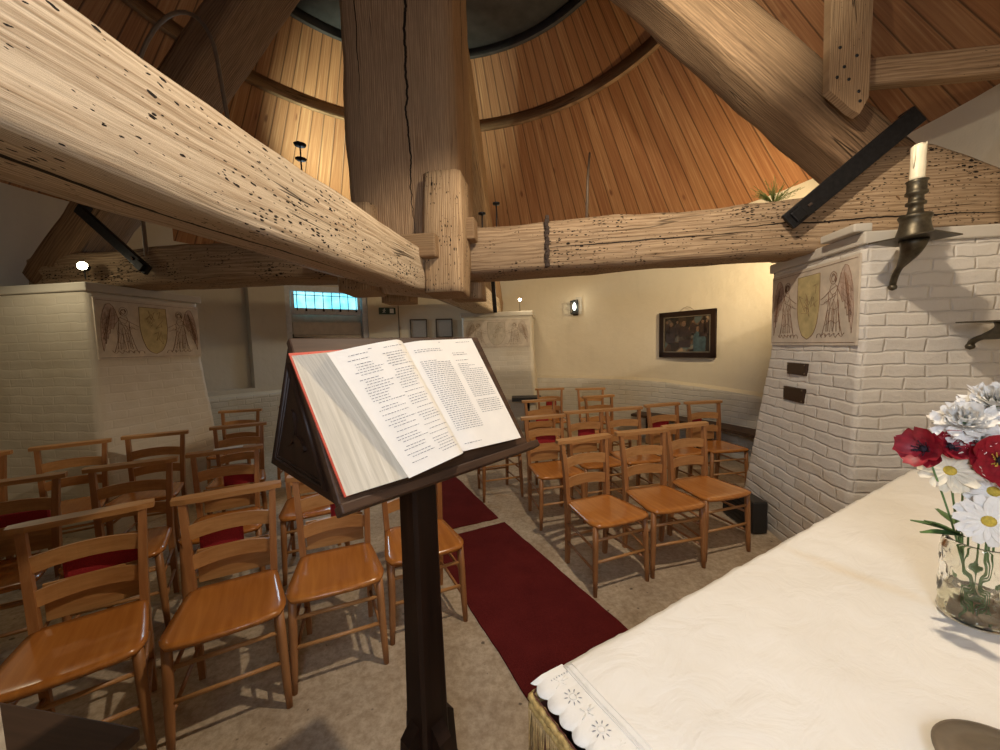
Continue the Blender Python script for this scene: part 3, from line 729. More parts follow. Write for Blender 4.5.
# upper crosstree, right to left
mb = timber((-4.82, 3.24, 2.335), (2.98, 3.24, 2.335), .40, .36, seg=.05, rough=.014, cham=.03, seed=2,
            path=lambda s: (0, .02 * math.sin(s * 9)), heights=lambda s: .33 if s < .42 else .36)
for i, (x, y, z) in enumerate(mb.v):      # the right end thickens over its pier
    if x > 1.9 and z > 2.36:
        dz_ = .33 * min(1, (x - 1.9) / .35) - .50 * max(0, x - 2.55); mb.v[i] = (x, y, z + dz_)
        mb.wc[i] = (mb.wc[i][0], mb.wc[i][1] + (1.0 if y > 3.3 else 0), mb.wc[i][2] + dz_)
o = mb.build('crosstree_beam', M['beam_front']); tag(o, 'oak beam crossing from the left pier behind the post to the right pier', 'beam')

# main post with four horns straddling the crosstrees
root = empty('main_post', (CX, CY, 0)); tag(root, 'massive upright oak post of the mill in the middle of the room', 'post')
mb = timber((-.02, 0, 2.28), (-.02, 0, 5.62), .84, .80, up=(0, 1, 0), seg=.08, rough=.012, cham=.07, seed=1)
mb.build('post_shaft', M['post_split'], root)
for sx in (-1, 1):
    for sy in (-1, 1):
        z0, z1_ = (1.95, 2.80) if (sx, sy) == (1, -1) else (1.99, 2.62)
        mbh = timber((sx * .335, sy * .33 - (.07 if sy < 0 else 0), z0), (sx * .335, sy * .33 - (.03 if sy < 0 else 0), z1_), .28, .29, up=(0, 1, 0), seg=.05, rough=.012, cham=.03, seed=3 + sx + 2 * sy)
        mbh.build('horn', M['beam_pale'], root)
mb = MB(); mb.box((.19, -.55, 2.27), (.25, .16, .16), bev=.012); mb.build('oak_wedge', M['peg'], root)
mb = MB(); mb.box((.50, -.30, 2.44), (.08, .14, .16), bev=.012); mb.build('oak_wedge', M['peg'], root)

# quarter bars, 45 degrees from the crosstree ends up to the post
def qbar(ang, label, mat, dtop=.36, dbot=3.95, off=0.0, wd=.40):
    d = Vector((math.cos(R(ang)), math.sin(R(ang)), 0)); s = Vector((-d.y, d.x, 0)) * off
    c = Vector((CX, CY, 0)) + s
    z = lambda q: (6.17 if ang != 180 else 5.97) - q
    root = timber(c + d * dbot + Vector((0, 0, z(dbot))), c + d * dtop + Vector((0, 0, z(dtop))), wd, .38 if ang != 180 else .30, up=(d.x, d.y, 1), seg=.06, rough=.014, cham=.03, seed=int(ang) % 7)
    o = root.build('quarter_bar', mat); tag(o, label, 'beam'); return o
qbar(0, 'diagonal oak quarter bar rising from the right pier, lit by the lamp at top', M['beam_dark'], wd=.38)
qbar(180, 'diagonal grey oak quarter bar behind the cable, left of the post', M['beam_dark'], dbot=3.7)
qbar(90, 'diagonal quarter bar seen edge-on just right of the post', M['beam'], dbot=3.9)
qbar(270, 'diagonal quarter bar rising overhead from the near pier', M['beam'], dbot=3.6)

# upright board nailed on the face of the right quarter bar
mb = MB(); T = .06
pts = [(1.80, 3.98), (2.05, 3.98), (2.05, 3.10), (2.00, 3.00), (1.955, 3.03), (1.815, 3.17)]
n = len(pts)
mb.add([(x, 2.965, z) for x, z in pts] + [(x, 2.965 - T, z) for x, z in pts], [tuple(reversed(range(n))), tuple(range(n, 2 * n))] + [(i, (i + 1) % n, (i + 1) % n + n, i + n) for i in range(n)], 0, [(z, x, 0) for x, z in pts] * 2)
br = mb.build('nailed_board', M['beam']); tag(br, 'short upright board nailed to the right quarter bar', 'board')
mb = MB()
for x, z in ((1.87, 3.42), (1.90, 3.30), (1.97, 3.36), (1.93, 3.22), (1.99, 3.14), (1.86, 3.24), (2.0, 3.08)):
    mb.lathe([(0, .006), (.008, .004), (.011, 0)], (x, 2.905, z), 8, axis=Matrix.Rotation(PI / 2, 3, 'X'))
mb.build('nail_heads', M['iron'], br)
# rail running from the quarter bar to the wall plate
mb = timber((2.05, 3.18, 3.39), (3.35, 2.62, 3.06), .10, .16, seg=.08, rough=.006, cham=.01, seed=4)
o = mb.build('roof_rail', M['beam']); tag(o, 'grey square rail joining the quarter bar to the roof at top right', 'beam')
# iron strap with a square nut, right
def strap(name, p0, p1, wd, th, label, nut=True):
    p0, p1 = Vector(p0), Vector(p1); d = (p1 - p0); L = d.length; d.normalize()
    root = empty(name, p0); tag(root, label, 'iron strap')
    nrm = Vector((0, -1, 0)); nrm = (nrm - d * nrm.dot(d)).normalized(); s = d.cross(nrm)
    rot = Matrix((d, s, nrm)).transposed()
    mb = MB(); mb.box(d * (L / 2), (L, wd, th), rot, bev=.006); mb.box(d * (L - .012) - nrm * .04, (.024, wd, .10), rot, bev=.004); mb.build('strap_bar', M['iron'], root)
    if nut:
        mb = MB(); mb.box(d * .07 + nrm * (th / 2 + .01), (.075, .075, .022), rot, bev=.006); mb.build('square_nut', M['iron'], root)
        mb = MB(); mb.box(d * .16 + nrm * (th / 2 + .004), (.03, .02, .012), rot, bev=.003); mb.build('bolt_key', M['rust'], root)
    return root
strap('iron_strap', (1.63, 2.975, 2.36), (2.36, 2.93, 2.98), .12, .035, 'long black iron strap slanting across the right beam and quarter bar')
strap('iron_strap', (-3.47, 2.985, 2.29), (-4.05, 2.93, 2.85), .085, .035, 'dark iron strap slanting across the left beam end by the lamp')
strap('iron_strap', (-.865, 6.05, 2.08), (-.865, 5.85, 2.62), .06, .03, 'dark iron strap on the far end of the lower crosstree above the far pier', nut=False)
# rusty vertical strap on the front beam
mb = MB()
for k in range(14):
    z = 2.17 + .355 * k / 13; mb.box((-.02 + .004 * math.sin(k * 2.1), 3.022, z), (.030 + .008 * (k % 3 == 0), .02, .030), bev=.006)
o = mb.build('iron_band', M['rust']); tag(o, 'narrow rusty vertical iron band on the beam right of the post', 'iron strap')


# ================================================================== THINGS
# ---- carpet runners on the aisle, 120 degrees from x
def runner(name, c0, c1, wd, label, seed):
    c0, c1 = Vector(c0), Vector(c1); d = (c1 - c0); L = d.length; d.normalize(); s = Vector((d.y, -d.x, 0))
    mb = MB(); nl, nw = int(L / .04), 16; V = []
    for i in range(nl + 1):
        for j in range(nw + 1):
            a, b = i / nl, j / nw - .5
            e = noise.noise(Vector((a * L * 9, seed, b * 3))) * .006 if j in (0, nw) else 0
            e2 = noise.noise(Vector((b * 9, seed, 5))) * .008 if i in (0, nl) else 0
            p = c0 + d * (a * L + e2) + s * (b * wd + e); p.z = .010 + noise.noise(Vector((a * L * 3, b * 4, seed))) * .003
            V.append(p)
    F = [(i * (nw + 1) + j, i * (nw + 1) + j + 1, (i + 1) * (nw + 1) + j + 1, (i + 1) * (nw + 1) + j) for i in range(nl) for j in range(nw)]
    m = len(V); V2 = [Vector((p.x, p.y, .0005)) for p in V]
    bd = [j for j in range(nw + 1)] + [(i) * (nw + 1) + nw for i in range(1, nl + 1)] + [nl * (nw + 1) + j for j in range(nw - 1, -1, -1)] + [i * (nw + 1) for i in range(nl - 1, 0, -1)]
    F += [(bd[k], bd[(k + 1) % len(bd)], bd[(k + 1) % len(bd)] + m, bd[k] + m) for k in range(len(bd))]
    mb.add(V + V2, F, 0); o = mb.build(name, M['carpet']); tag(o, label, 'carpet'); return o
runner('carpet_runner', (0.47, 1.32, 0), (-.72, 3.07, 0), .69, 'nearer dark red carpet runner in the aisle, ending at the altar', 1)
runner('carpet_runner', (-.78, 3.17, 0), (-2.05, 5.2, 0), .66, 'farther dark red carpet runner in the aisle, beyond the gap', 2)

# ---- church chairs. local frame: width along x, front towards -y, back posts at y = 0
def make_chair():
    root = empty('church_chair', (0, 0, 0))
    # saddle seat
    mb = MB(); nx, ny = 14, 14; top = []; 
    def edge(u, v):      # u -1..1 across, v 0 back .. 1 front
        hw = .186 + .050 * v - .035 * max(0, (v - .80) / .20) ** 2 * 1.0 - .012 * max(0, (.12 - v) / .12) ** 2
        y = -.005 - v * (.432 - .022 * abs(u) ** 3)
        return u * hw, y
    for k, zz in ((0, .455), (1, .432)):
        for i in range(ny + 1):
            for j in range(nx + 1):
                u, v = 2 * j / nx - 1, i / ny; x, y = edge(u, v)
                sad = .010 * (1 - u * u) * math.sin(min(1, v * 1.15) * PI)
                ins = .006 if k else 0
                top.append((x * (1 - ins * 3), y * (1 - ins), zz - (sad if not k else 0) - (.004 if (not k and (abs(u) > .99 or v > .99)) else 0)))
    g = nx + 1; m = g * (ny + 1)
    F = [(i * g + j, (i + 1) * g + j, (i + 1) * g + j + 1, i * g + j + 1) for i in range(ny) for j in range(nx)]
    F += [tuple(q + m for q in reversed(f)) for f in F]
    bd = [j for j in range(g)] + [i * g + nx for i in range(1, ny + 1)] + [ny * g + j for j in range(nx - 1, -1, -1)] + [i * g for i in range(ny - 1, 0, -1)]
    F += [(bd[k], bd[(k + 1) % len(bd)], bd[(k + 1) % len(bd)] + m, bd[k] + m) for k in range(len(bd))]
    mb.add(top, F, 0, None, True); mb.build('seat', M['seat'], root)
    for s in (-1, 1):
        mb = MB(); mb.tube([(s * .212, -.392, 0), (s * .208, -.389, .10), (s * .201, -.384, .30), (s * .197, -.380, .435)], [.0135, .017, .020, .019], 10); mb.build('leg', M['chair_v'], root)
        mb = MB()
        pts = [(s * .168, .020, 0, .013, .015), (s * .170, .005, .20, .015, .018), (s * .172, 0, .44, .016, .020), (s * .180, .012, .66, .0155, .018), (s * .190, .035, .855, .0145, .015)]
        V = []
        for x, y, z, a, b in pts: V += [(x - a, y - b, z), (x + a, y - b, z), (x + a, y + b, z), (x - a, y + b, z)]
        F = [(i * 4 + j, i * 4 + (j + 1) % 4, (i + 1) * 4 + (j + 1) % 4, (i + 1) * 4 + j) for i in range(4) for j in range(4)] + [(3, 2, 1, 0), (16, 17, 18, 19)]
        mb.add(V, F); mb.build('leg', M['chair_v'], root)
        for z in (.15, .29):
            mb = MB(); mb.tube([(s * .204, -.385, z), (s * .172, .005, z + .01)], [.0085, .0095], 7); mb.build('stretcher', M['chair_v'], root)
    for z, y, q in ((.21, -.387, .204), (.345, -.383, .200), (.20, .005, .172)):
        mb = MB(); mb.tube([(-q, y, z), (q, y, z)], .0095, 7); mb.build('stretcher', M['chair_h'], root)
    # top rail: a flat ledge for a book
    mb = MB(); V = []
    for i in range(9):
        u = 2 * i / 8 - 1; x = u * .232; y = .040 + .012 * u * u * 0; e = .012 if i in (0, 8) else 0
        V += [(x, y - .030 + e, .850), (x, y - .030 + e, .874), (x, y + .034 - e, .878), (x, y + .034 - e, .852)]
    F = [(i * 4 + j, i * 4 + (j + 1) % 4, (i + 1) * 4 + (j + 1) % 4, (i + 1) * 4 + j) for i in range(8) for j in range(4)] + [(3, 2, 1, 0), (32, 33, 34, 35)]
    mb.add(V, F); mb.build('top_rail', M['chair_h'], root)
    for zc, hw, yb, hh in ((.712, .178, .014, .034), (.572, .172, .006, .034)):
        mb = MB(); V = []; n = 10
        for i in range(n + 1):
            u = 2 * i / n - 1; x = u * hw; bow = .028 * (1 - u * u); y = yb + bow; up = .012 * (1 - u * u)
            V += [(x, y - .007, zc - hh + up), (x, y - .007, zc + hh + up), (x, y + .007, zc + hh + up), (x, y + .007, zc - hh + up)]
        F = [(i * 4 + j, i * 4 + (j + 1) % 4, (i + 1) * 4 + (j + 1) % 4, (i + 1) * 4 + j) for i in range(n) for j in range(4)] + [(3, 2, 1, 0), (n * 4, n * 4 + 1, n * 4 + 2, n * 4 + 3)]
        mb.add(V, F); mb.build('back_slat', M['chair_h'], root)
    return root
def add_rack(root):
    mb = MB()
    mb.box((0, .058, .53), (.31, .012, .16), bev=.002); mb.box((0, .120, .51), (.31, .010, .12), bev=.002)
    mb.box((0, .089, .455), (.31, .060, .010)); mb.box((-.150, .089, .52), (.010, .060, .13)); mb.box((.150, .089, .52), (.010, .060, .13))
    return mb.build('book_rack', M['chair_h'], root)
proto = make_chair(); SX, SZ, SP = .96, 1.02, 1.0
G_R, G_L = 'church chairs right of the aisle', 'church chairs left of the aisle'
RA, LA = 24, 36
CH = [  # x, y, angle, group, label, rack
 (0.24, 2.75, 29, G_R, 'chair at the aisle end of the front row on the right', 0),
 (0.69, 2.98, 22, G_R, 'middle chair of the front row right of the aisle', 0),
 (1.08, 3.21, 25, G_R, 'front row chair nearest the right brick pier', 0),
 (-0.07, 3.58, 23, G_R, 'chair at the aisle end of the second right row', 1),
 (0.33, 3.87, 22, G_R, 'second row chair seen between the first two front chairs on the right', 1),
 (0.73, 4.02, 20, G_R, 'third chair of the second row right of the aisle', 0),
 (1.19, 4.27, 24, G_R, 'fourth chair of the second row right of the aisle, with a red kneeler', 1),
 (1.66, 4.43, 16, G_R, 'chair by the curved wall bench, right end of the second row', 1),
 (-0.14, 4.64, 22, G_R, 'chair near the aisle in the third row on the right', 1),
 (0.6, 4.97, 22, G_R, 'third row chair under the wall lantern', 0),
 (-0.03, 5.84, 10, G_R, 'farthest chair on the right, close beside the far brick pier', 1),
 (0.57, 5.8, 7, G_R, 'farthest chair below the lantern, against the white dado', 0),
 (-0.66, 4.12, 24, G_R, 'chair seen just under the right end of the lectern desk', 0),
 (-1.98, 1.33, 43, G_L, 'nearest chair at the lower left of the picture', 1),
 (-1.56, 1.62, 37, G_L, 'second chair from the left in the nearest left row', 1),
 (-1.21, 1.93, 31, G_L, 'chair with glossy daylight on its seat, left of the lectern post', 1),
 (-0.88, 2.26, 31, G_L, 'chair directly behind the lectern post', 0),
 (-2.98, 1.68, 38, G_L, 'chair cut by the left edge in the second left row', 1),
 (-2.6, 2.01, 36, G_L, 'second left row chair in front of the painted pier corner', 0),
 (-2.25, 2.34, 36, G_L, 'second left row chair with a white sheet on its rail', 1),
 (-1.84, 2.68, 34, G_L, 'second left row chair hidden below the lectern desk', 1),
 (-4.08, 2.1, 38, G_L, 'third left row chair cut by the left edge', 0),
 (-3.7, 2.46, 42, G_L, 'third left row chair against the bright face of the left pier', 0),
 (-3.34, 2.79, 33, G_L, 'third left row chair against the painted side of the left pier', 0),
 (-2.88, 3.16, 35, G_L, 'third left row chair right of the left pier', 0),
 (-3.6, 3.98, 22, G_L, 'fourth left row chair below the wall niche', 0),
 (-3.12, 4.36, 28, G_L, 'fourth left row chair next to the left edge of the lectern', 0),
]
CH = [(x * SP, y * SP, a, g, lb, rk) for x, y, a, g, lb, rk in CH]
chairs = []
for i, (x, y, a, g, lb, rk) in enumerate(CH):
    o = proto if i == 0 else copy_tree(proto)
    o.location = (x, y, 0); o.rotation_euler = (0, 0, R(a)); o.scale = (SX, SX, SZ); tag(o, 'beech ladder-back ' + lb, 'chair', g); chairs.append(o)
rack_me = add_rack(chairs[3])
for i, c in enumerate(CH):
    if c[5] and i != 3:
        q = rack_me.copy(); COL.objects.link(q); q.parent = chairs[i]
# red kneelers hanging in the racks: dx, width, height
def kneeler(i, dx, wd, ht, label):
    x, y, a = CH[i][:3]; rot = Matrix.Rotation(R(a), 3, 'Z')
    mb = MB(); bm_ = (wd, .040, ht)
    mb.box((0, 0, ht / 2), bm_, bev=.016)
    # piping round the edge
    o = mb.build('kneeler', M['kneeler'])
    mbp = MB()
    for sy in (-.017, .017):
        P = [(-wd / 2 + .006, sy, .006), (wd / 2 - .006, sy, .006), (wd / 2 - .006, sy, ht - .006), (-wd / 2 + .006, sy, ht - .006), (-wd / 2 + .006, sy, .006)]
        mbp.tube(P, .003, 5)
    mbp.build('piping', M['kneeler'], o)
    o.location = Vector((x, y, 0)) + rot @ Vector((dx, .0920, .4705)); o.rotation_euler = (0, 0, R(a))
    tag(o, label, 'kneeler', 'red kneelers in the chair racks')
KN = [(13, .03, .25, .235, 'wide red kneeler behind the nearest left chair'), (14, -.05, .18, .235, 'red kneeler in the rack of the second nearest left chair'),
      (15, .06, .16, .23, 'red kneeler behind the chair left of the lectern post'), (17, 0, .24, .22, 'red kneeler at the left edge of the picture'),
      (19, .06, .19, .25, 'red kneeler on the chair with the white sheet'), (20, 0, .20, .23, 'red kneeler below the lectern desk'),
      (3, .04, .20, .24, 'red kneeler in the second row chair at the aisle, right side'), (4, .05, .18, .24, 'red kneeler between the first two front chairs on the right'),
      (6, 0, .24, .235, 'red kneeler in the fourth chair of the second right row'), (7, -.06, .15, .25, 'red kneeler at the right end by the wall bench'),
      (8, .05, .16, .23, 'red kneeler in the third row near the aisle'), (10, .03, .16, .22, 'red kneeler by the far pier')]
for k in KN: kneeler(*k)
# white sheet of paper lying on a rail
x, y, a = CH[19][:3]
mb = MB(); mb.add([(-.07, -.025, 0), (.10, -.025, 0), (.10, .03, 0), (-.07, .03, 0), (-.07, -.025, .002), (.10, -.025, .002), (.10, .03, .003), (-.07, .03, .002)],
                  [(0, 3, 2, 1), (4, 5, 6, 7), (0, 1, 5, 4), (1, 2, 6, 5), (2, 3, 7, 6), (3, 0, 4, 7)])
o = mb.build('paper_sheet', M['paper']); o.location = Vector((x, y, 0)) + Matrix.Rotation(R(a), 3, 'Z') @ Vector((0, .04, .8965)); o.rotation_euler = (0, 0, R(a))
tag(o, 'white folded sheet lying on a chair rail at left', 'paper')

# ---- lectern
LW = Vector((.57077, .82111, 0)).normalized(); LV = Vector((-.43603, .30175, .84783)); LN = LW.cross(LV).normalized(); LV = LN.cross(LW)
LB = Vector((-.2521, .9365, 1.2706))
LL = .378; LH = .30
lth = math.atan2(LW.y, LW.x)
lect = empty('lectern', (-.40, 1.07, 0), lth); tag(lect, 'dark oak lectern with a sloping desk carrying the open book', 'lectern')
inv = Matrix.Rotation(-lth, 3, 'Z')
def loc_(p): return inv @ (Vector(p) - Vector((-.40, 1.07, 0)))
def deskpt(u, v, h): return LB + LW * u + LV * v + LN * h
def slab(name, u0, u1, v0, v1, h0, h1, mat, parent, bev=.004):
    mb = MB(); c = deskpt((u0 + u1) / 2, (v0 + v1) / 2, (h0 + h1) / 2); rot = inv @ Matrix((LW, LV, LN)).transposed()
    mb.box(loc_(c), (u1 - u0, v1 - v0, h1 - h0), rot, bev=bev); return mb.build(name, mat, parent)
slab('desk_board', -LH, LH, -.01, LL + .01, -.022, 0, M['dark_oak_rail'], lect)
slab('book_ledge', -LH - .004, LH + .035, -.030, -.008, -.022, .014, M['dark_oak_rail'], lect)
nh = Vector((-math.sin(lth), math.cos(lth), 0))
bk = .40
def tri_side(s):
    A = deskpt(s * (LH - .012), LL, -.024); B = deskpt(s * (LH - .012), 0, -.024); Cc = LB + LW * (s * (LH - .012)) + nh * bk + Vector((0, 0, .0))
    return A, B, Cc
for s in (-1, 1):
    A, B, Cc = tri_side(s); t = LW * .018
    mb = MB(); mb.add([loc_(p + t * q) for q in (-.5, .5) for p in (A, B, Cc)], [(0, 1, 2), (5, 4, 3), (0, 3, 4, 1), (1, 4, 5, 2), (2, 5, 3, 0)])
    pnl = mb.build('side_panel', M['dark_oak'], lect)
    G = (A + B + Cc) / 3; o_ = LW * (s * .009)
    mb = MB()      # raised moulding round the triangle
    for k in (.80, .70):
        P = [G + (p - G) * k + o_ for p in (A, B, Cc)]
        mb.tube([loc_(p) for p in P + [P[0]]], .008 if k > .75 else .004, 6)
    mb.build('moulding', M['dark_oak'], pnl)
    mb = MB()      # carved leaf in the middle
    up = Vector((0, 0, 1)); hz = nh
    for dx, dz, an in ((0, .03, 90), (-.03, -.01, 200), (.03, -.01, -20)):
        cc = G + o_ + hz * dx + up * dz; d = hz * math.cos(R(an)) + up * math.sin(R(an)); n2 = up * math.cos(R(an)) - hz * math.sin(R(an))
        pts = [cc + d * (.035 * math.cos(q * PI / 5)) + n2 * (.014 * math.sin(q * PI / 5)) for q in range(10)]
        mb.add([loc_(p) for p in pts] + [loc_(p + LW * (s * .006)) for p in pts], [tuple(range(10)), tuple(reversed(range(10, 20)))] + [(i, (i + 1) % 10, (i + 1) % 10 + 10, i + 10) for i in range(10)])
    mb.build('carved_leaf', M['dark_oak'], pnl)
A1, B1, C1 = tri_side(-1); A2, B2, C2 = tri_side(1)
def quad(name, a, b, c, d, th, mat):
    nn = (b - a).cross(d - a).normalized() * th; mb = MB()
    mb.add([loc_(p) for p in (a, b, c, d)] + [loc_(p + nn) for p in (a, b, c, d)], [(3, 2, 1, 0), (4, 5, 6, 7), (0, 1, 5, 4), (1, 2, 6, 5), (2, 3, 7, 6), (3, 0, 4, 7)])
    return mb.build(name, mat, lect)
quad('back_panel', A1, C1, C2, A2, .018, M['dark_oak'])
quad('bottom_board', C1, B1, B2, C2, .018, M['dark_oak'])
mb = MB(); V = []
zt_ = LB.z - .005
for z, h in ((.0, .050), (.30, .050), (.8, .044), (zt_, .042)):
    c_ = .010
    V += [(x, y, z) for x, y in ((h, -h + c_), (h, h - c_), (h - c_, h), (-h + c_, h), (-h, h - c_), (-h, -h + c_), (-h + c_, -h), (h - c_, -h))]
F = [(i * 8 + j, i * 8 + (j + 1) % 8, (i + 1) * 8 + (j + 1) % 8, (i + 1) * 8 + j) for i in range(3) for j in range(8)] + [tuple(reversed(range(8))), tuple(range(24, 32))]
mb.add(V, F); mb.build('post', M['dark_oak'], lect)
for q in range(4):
    rot = Matrix.Rotation(q * PI / 2, 3, 'Z'); th = .022
    prof = [(.045, 0), (.27, 0), (.27, .055), (.20, .075), (.13, .14), (.095, .25), (.085, .40), (.045, .44)]
    V = [rot @ Vector((x, sy * th, z)) for sy in (-1, 1) for x, z in prof]; n = len(prof)
    mb = MB(); mb.add(V, [tuple(range(n)), tuple(reversed(range(n, 2 * n)))] + [(i, i + n, (i + 1) % n + n, (i + 1) % n) for i in range(n)])
    mb.build('foot_bracket', M['dark_oak'], lect)

# ---- the open book on the desk
book = empty('open_book', deskpt(0, .0, .0)); tag(book, 'large open lectern bible with red cover and a thick stack of pages at left', 'book')
bo = deskpt(0, 0, 0)
brot = Matrix((LW, LV, LN)).transposed()
def B_(u, v, h): return brot @ Vector((u, v, h))
BOT = ((-.150, .000), (.024, .020), (.252, .010)); TOP = ((-.233, .318), (-.022, .353), (.240, .366))
def P_(q, t, h):          # q: -1 left edge, 0 gutter, 1 right edge; t: 0 foot, 1 head of the page
    def at_(K):
        a, b = (K[0], K[1]) if q < 0 else (K[1], K[2]); f = q + 1 if q < 0 else q
        return a[0] + (b[0] - a[0]) * f, a[1] + (b[1] - a[1]) * f
    (u0, v0), (u1, v1) = at_(BOT), at_(TOP); k = (h - .02) * .5
    return B_(u0 + (u1 - u0) * t - k * .5, v0 + (v1 - v0) * t - k * .4, h)
mb = MB()
for quad_ in (((-.287, .002), (.022, .026), (-.022, .356), (-.311, .343)), ((.022, .026), (.256, .018), (.245, .362), (-.022, .356))):
    cq = [B_(a, b, h) for h in (.001, .005) for a, b in quad_]
    mb.add(cq, [(0, 3, 2, 1), (4, 5, 6, 7), (0, 1, 5, 4), (1, 2, 6, 5), (2, 3, 7, 6), (3, 0, 4, 7)])
mb.build('cover', M['red_cover'], book)
def hL(q):       # height of the left stack, q -1..0
    t = max(0, min(1, q + 1)); return .050 + .010 * math.sin(t * PI * .8) - .034 * max(0, (t - .80) / .20) ** 2.0
def hR(q):
    t = max(0, min(1, q)); return .022 + .018 * math.sin(min(1, t * 3.2) * PI / 2) * math.exp(-t * 1.3)
def baseL(q, t):  # foot of the fore edge, fanned out to the left over the cover
    p0, p1 = Vector((-.2835, .003)), Vector((-.3065, .336)); g0, g1 = Vector(BOT[1]), Vector(TOP[1])
    a = p0.lerp(p1, t); b = g0.lerp(g1, t); c = a.lerp(b, q + 1); return B_(c.x, c.y, .0055)
def baseR(q, t):
    p = P_(q, t, .0055); return p
def stack(qs, hf, base):
    mb = MB(); V = []; W = []; n = len(qs)
    for t in (0.0, 1.0):
        for q in qs: V.append(P_(q, t, hf(q))); W.append((q, t, hf(q)))
        for q in qs: V.append(base(q, t)); W.append((q, t, 0))
    F = []
    for i in range(n - 1):
        F += [(i, i + 1, 2 * n + i + 1, 2 * n + i), (n + i + 1, n + i, 3 * n + i, 3 * n + i + 1), (i + 1, i, n + i, n + i + 1), (2 * n + i, 2 * n + i + 1, 3 * n + i + 1, 3 * n + i)]
    F += [(0, 2 * n, 3 * n, n), (n - 1, 2 * n - 1, 4 * n - 1, 3 * n - 1)]
    m_ = [1 if k < 4 * (n - 1) and k % 4 == 0 else 0 for k in range(len(F))]
    mb.add(V, F, 0, W); mb.m = m_
    return mb.build('page_stack', [M['page_edge'], M['paper']], book)
stack([-1 + i / 24 for i in range(25)], hL, baseL)
stack([i / 24 for i in range(25)], hR, baseR)
# the top leaf lies a hair above the stack and overhangs the fore edge
mb = MB(); qs = [-1.05 + 1.04 * i / 20 for i in range(21)]; V = []
for t in (-.006, 1.004):
    for e in (.0022, .0012):
        for q in qs: V.append(P_(q, t, hL(q) + e))
n = 21; F = []
for i in range(n - 1): F += [(i, i + 1, 2 * n + i + 1, 2 * n + i), (n + i + 1, n + i, 3 * n + i, 3 * n + i + 1), (i + 1, i, n + i, n + i + 1), (2 * n + i, 2 * n + i + 1, 3 * n + i + 1, 3 * n + i)]
F += [(0, 2 * n, 3 * n, n)]
mb.add(V, F); mb.build('top_leaf', M['paper'], book)
# lines of small print: verse on the left page, two columns on the right page
def textlines(name, rows, hf, lift, seed):
    mb = MB(); rnd = random.Random(seed)
    for (q0, q1, t) in rows:
        q = q0; hh = .0021
        while q < q1:
            e = min(q + rnd.uniform(.014, .050), q1)
            pts = [q + (e - q) * j / 2 for j in range(3)]
            V = [P_(x, t - hh, hf(x) + lift) for x in pts] + [P_(x, t + hh, hf(x) + lift) for x in pts]
            mb.add(V, [(0, 1, 4, 3), (1, 2, 5, 4)]); q = e + .012
    return mb.build(name, M['ink'], book)
rnd = random.Random(9); rows = [(-.86, -.62, .945)]; t = .905
while t > .06:
    if rnd.random() < .22: t -= .016
    ind = rnd.choice((0, 0, .05)); rows.append((-.90 + ind, -.90 + ind + rnd.uniform(.22, .38), t)); t -= .0215
textlines('verse_print', rows, hL, .0032, 1)
rows = [(-.60, -.55, .968), (-.40, -.12, .955)]; t = .905
while t > .06:
    if rnd.random() < .22: t -= .016
    ind = rnd.choice((0, 0, .04)); rows.append((-.46 + ind, -.46 + ind + rnd.uniform(.24, .34), t)); t -= .0215
textlines('verse_print', rows, hL, .0032, 2)
textlines('page_footer', [(.07, .32, .055)], hR, .0008, 7); rows = []; t = .915
while t > .16:
    rows.append((.07, .07 + (.40 if t < .80 else rnd.uniform(.2, .38)), t)) if not (t > .8 and rnd.random() < .3) else None; t -= .0185
textlines('column_print', rows, hR, .0008, 3)
textlines('page_heading', [(.44, .47, .975), (.70, .93, .965)], hR, .0008, 8); rows = []; t = .915
while t > .28:
    if t > .70:
        if rnd.random() < .55: rows.append((.56, .56 + rnd.uniform(.16, .34), t))
    elif not .40 < t < .43: rows.append((.56, .56 + rnd.uniform(.36, .40), t))
    t -= .0185
textlines('column_print', rows, hR, .0008, 4)

# ---- altar with its cloths
AA = Vector((-.047, .648, 0)); AE = R(37.8); ZA = .95
altar = empty('altar_table', AA, AE); tag(altar, 'altar table under the white linen in the right foreground', 'altar')
AL, AD = 2.15, .85          # local x along the far edge, local -y towards the camera
mb = MB(); mb.box((AL / 2 + .02, -AD / 2 - .01, .925), (AL - .06, AD - .06, .04), bev=.006); mb.build('table_top', M['dark_oak_rail'], altar)
for x in (.08, AL - .06):
    for y in (-.07, -AD + .05):
        mb = MB(); mb.tube([(x, y, 0), (x, y, .12), (x, y, .2), (x, y, .7), (x, y, .904)], [.035, .04, .03, .034, .04], 10); mb.build('leg', M['dark_oak'], altar)
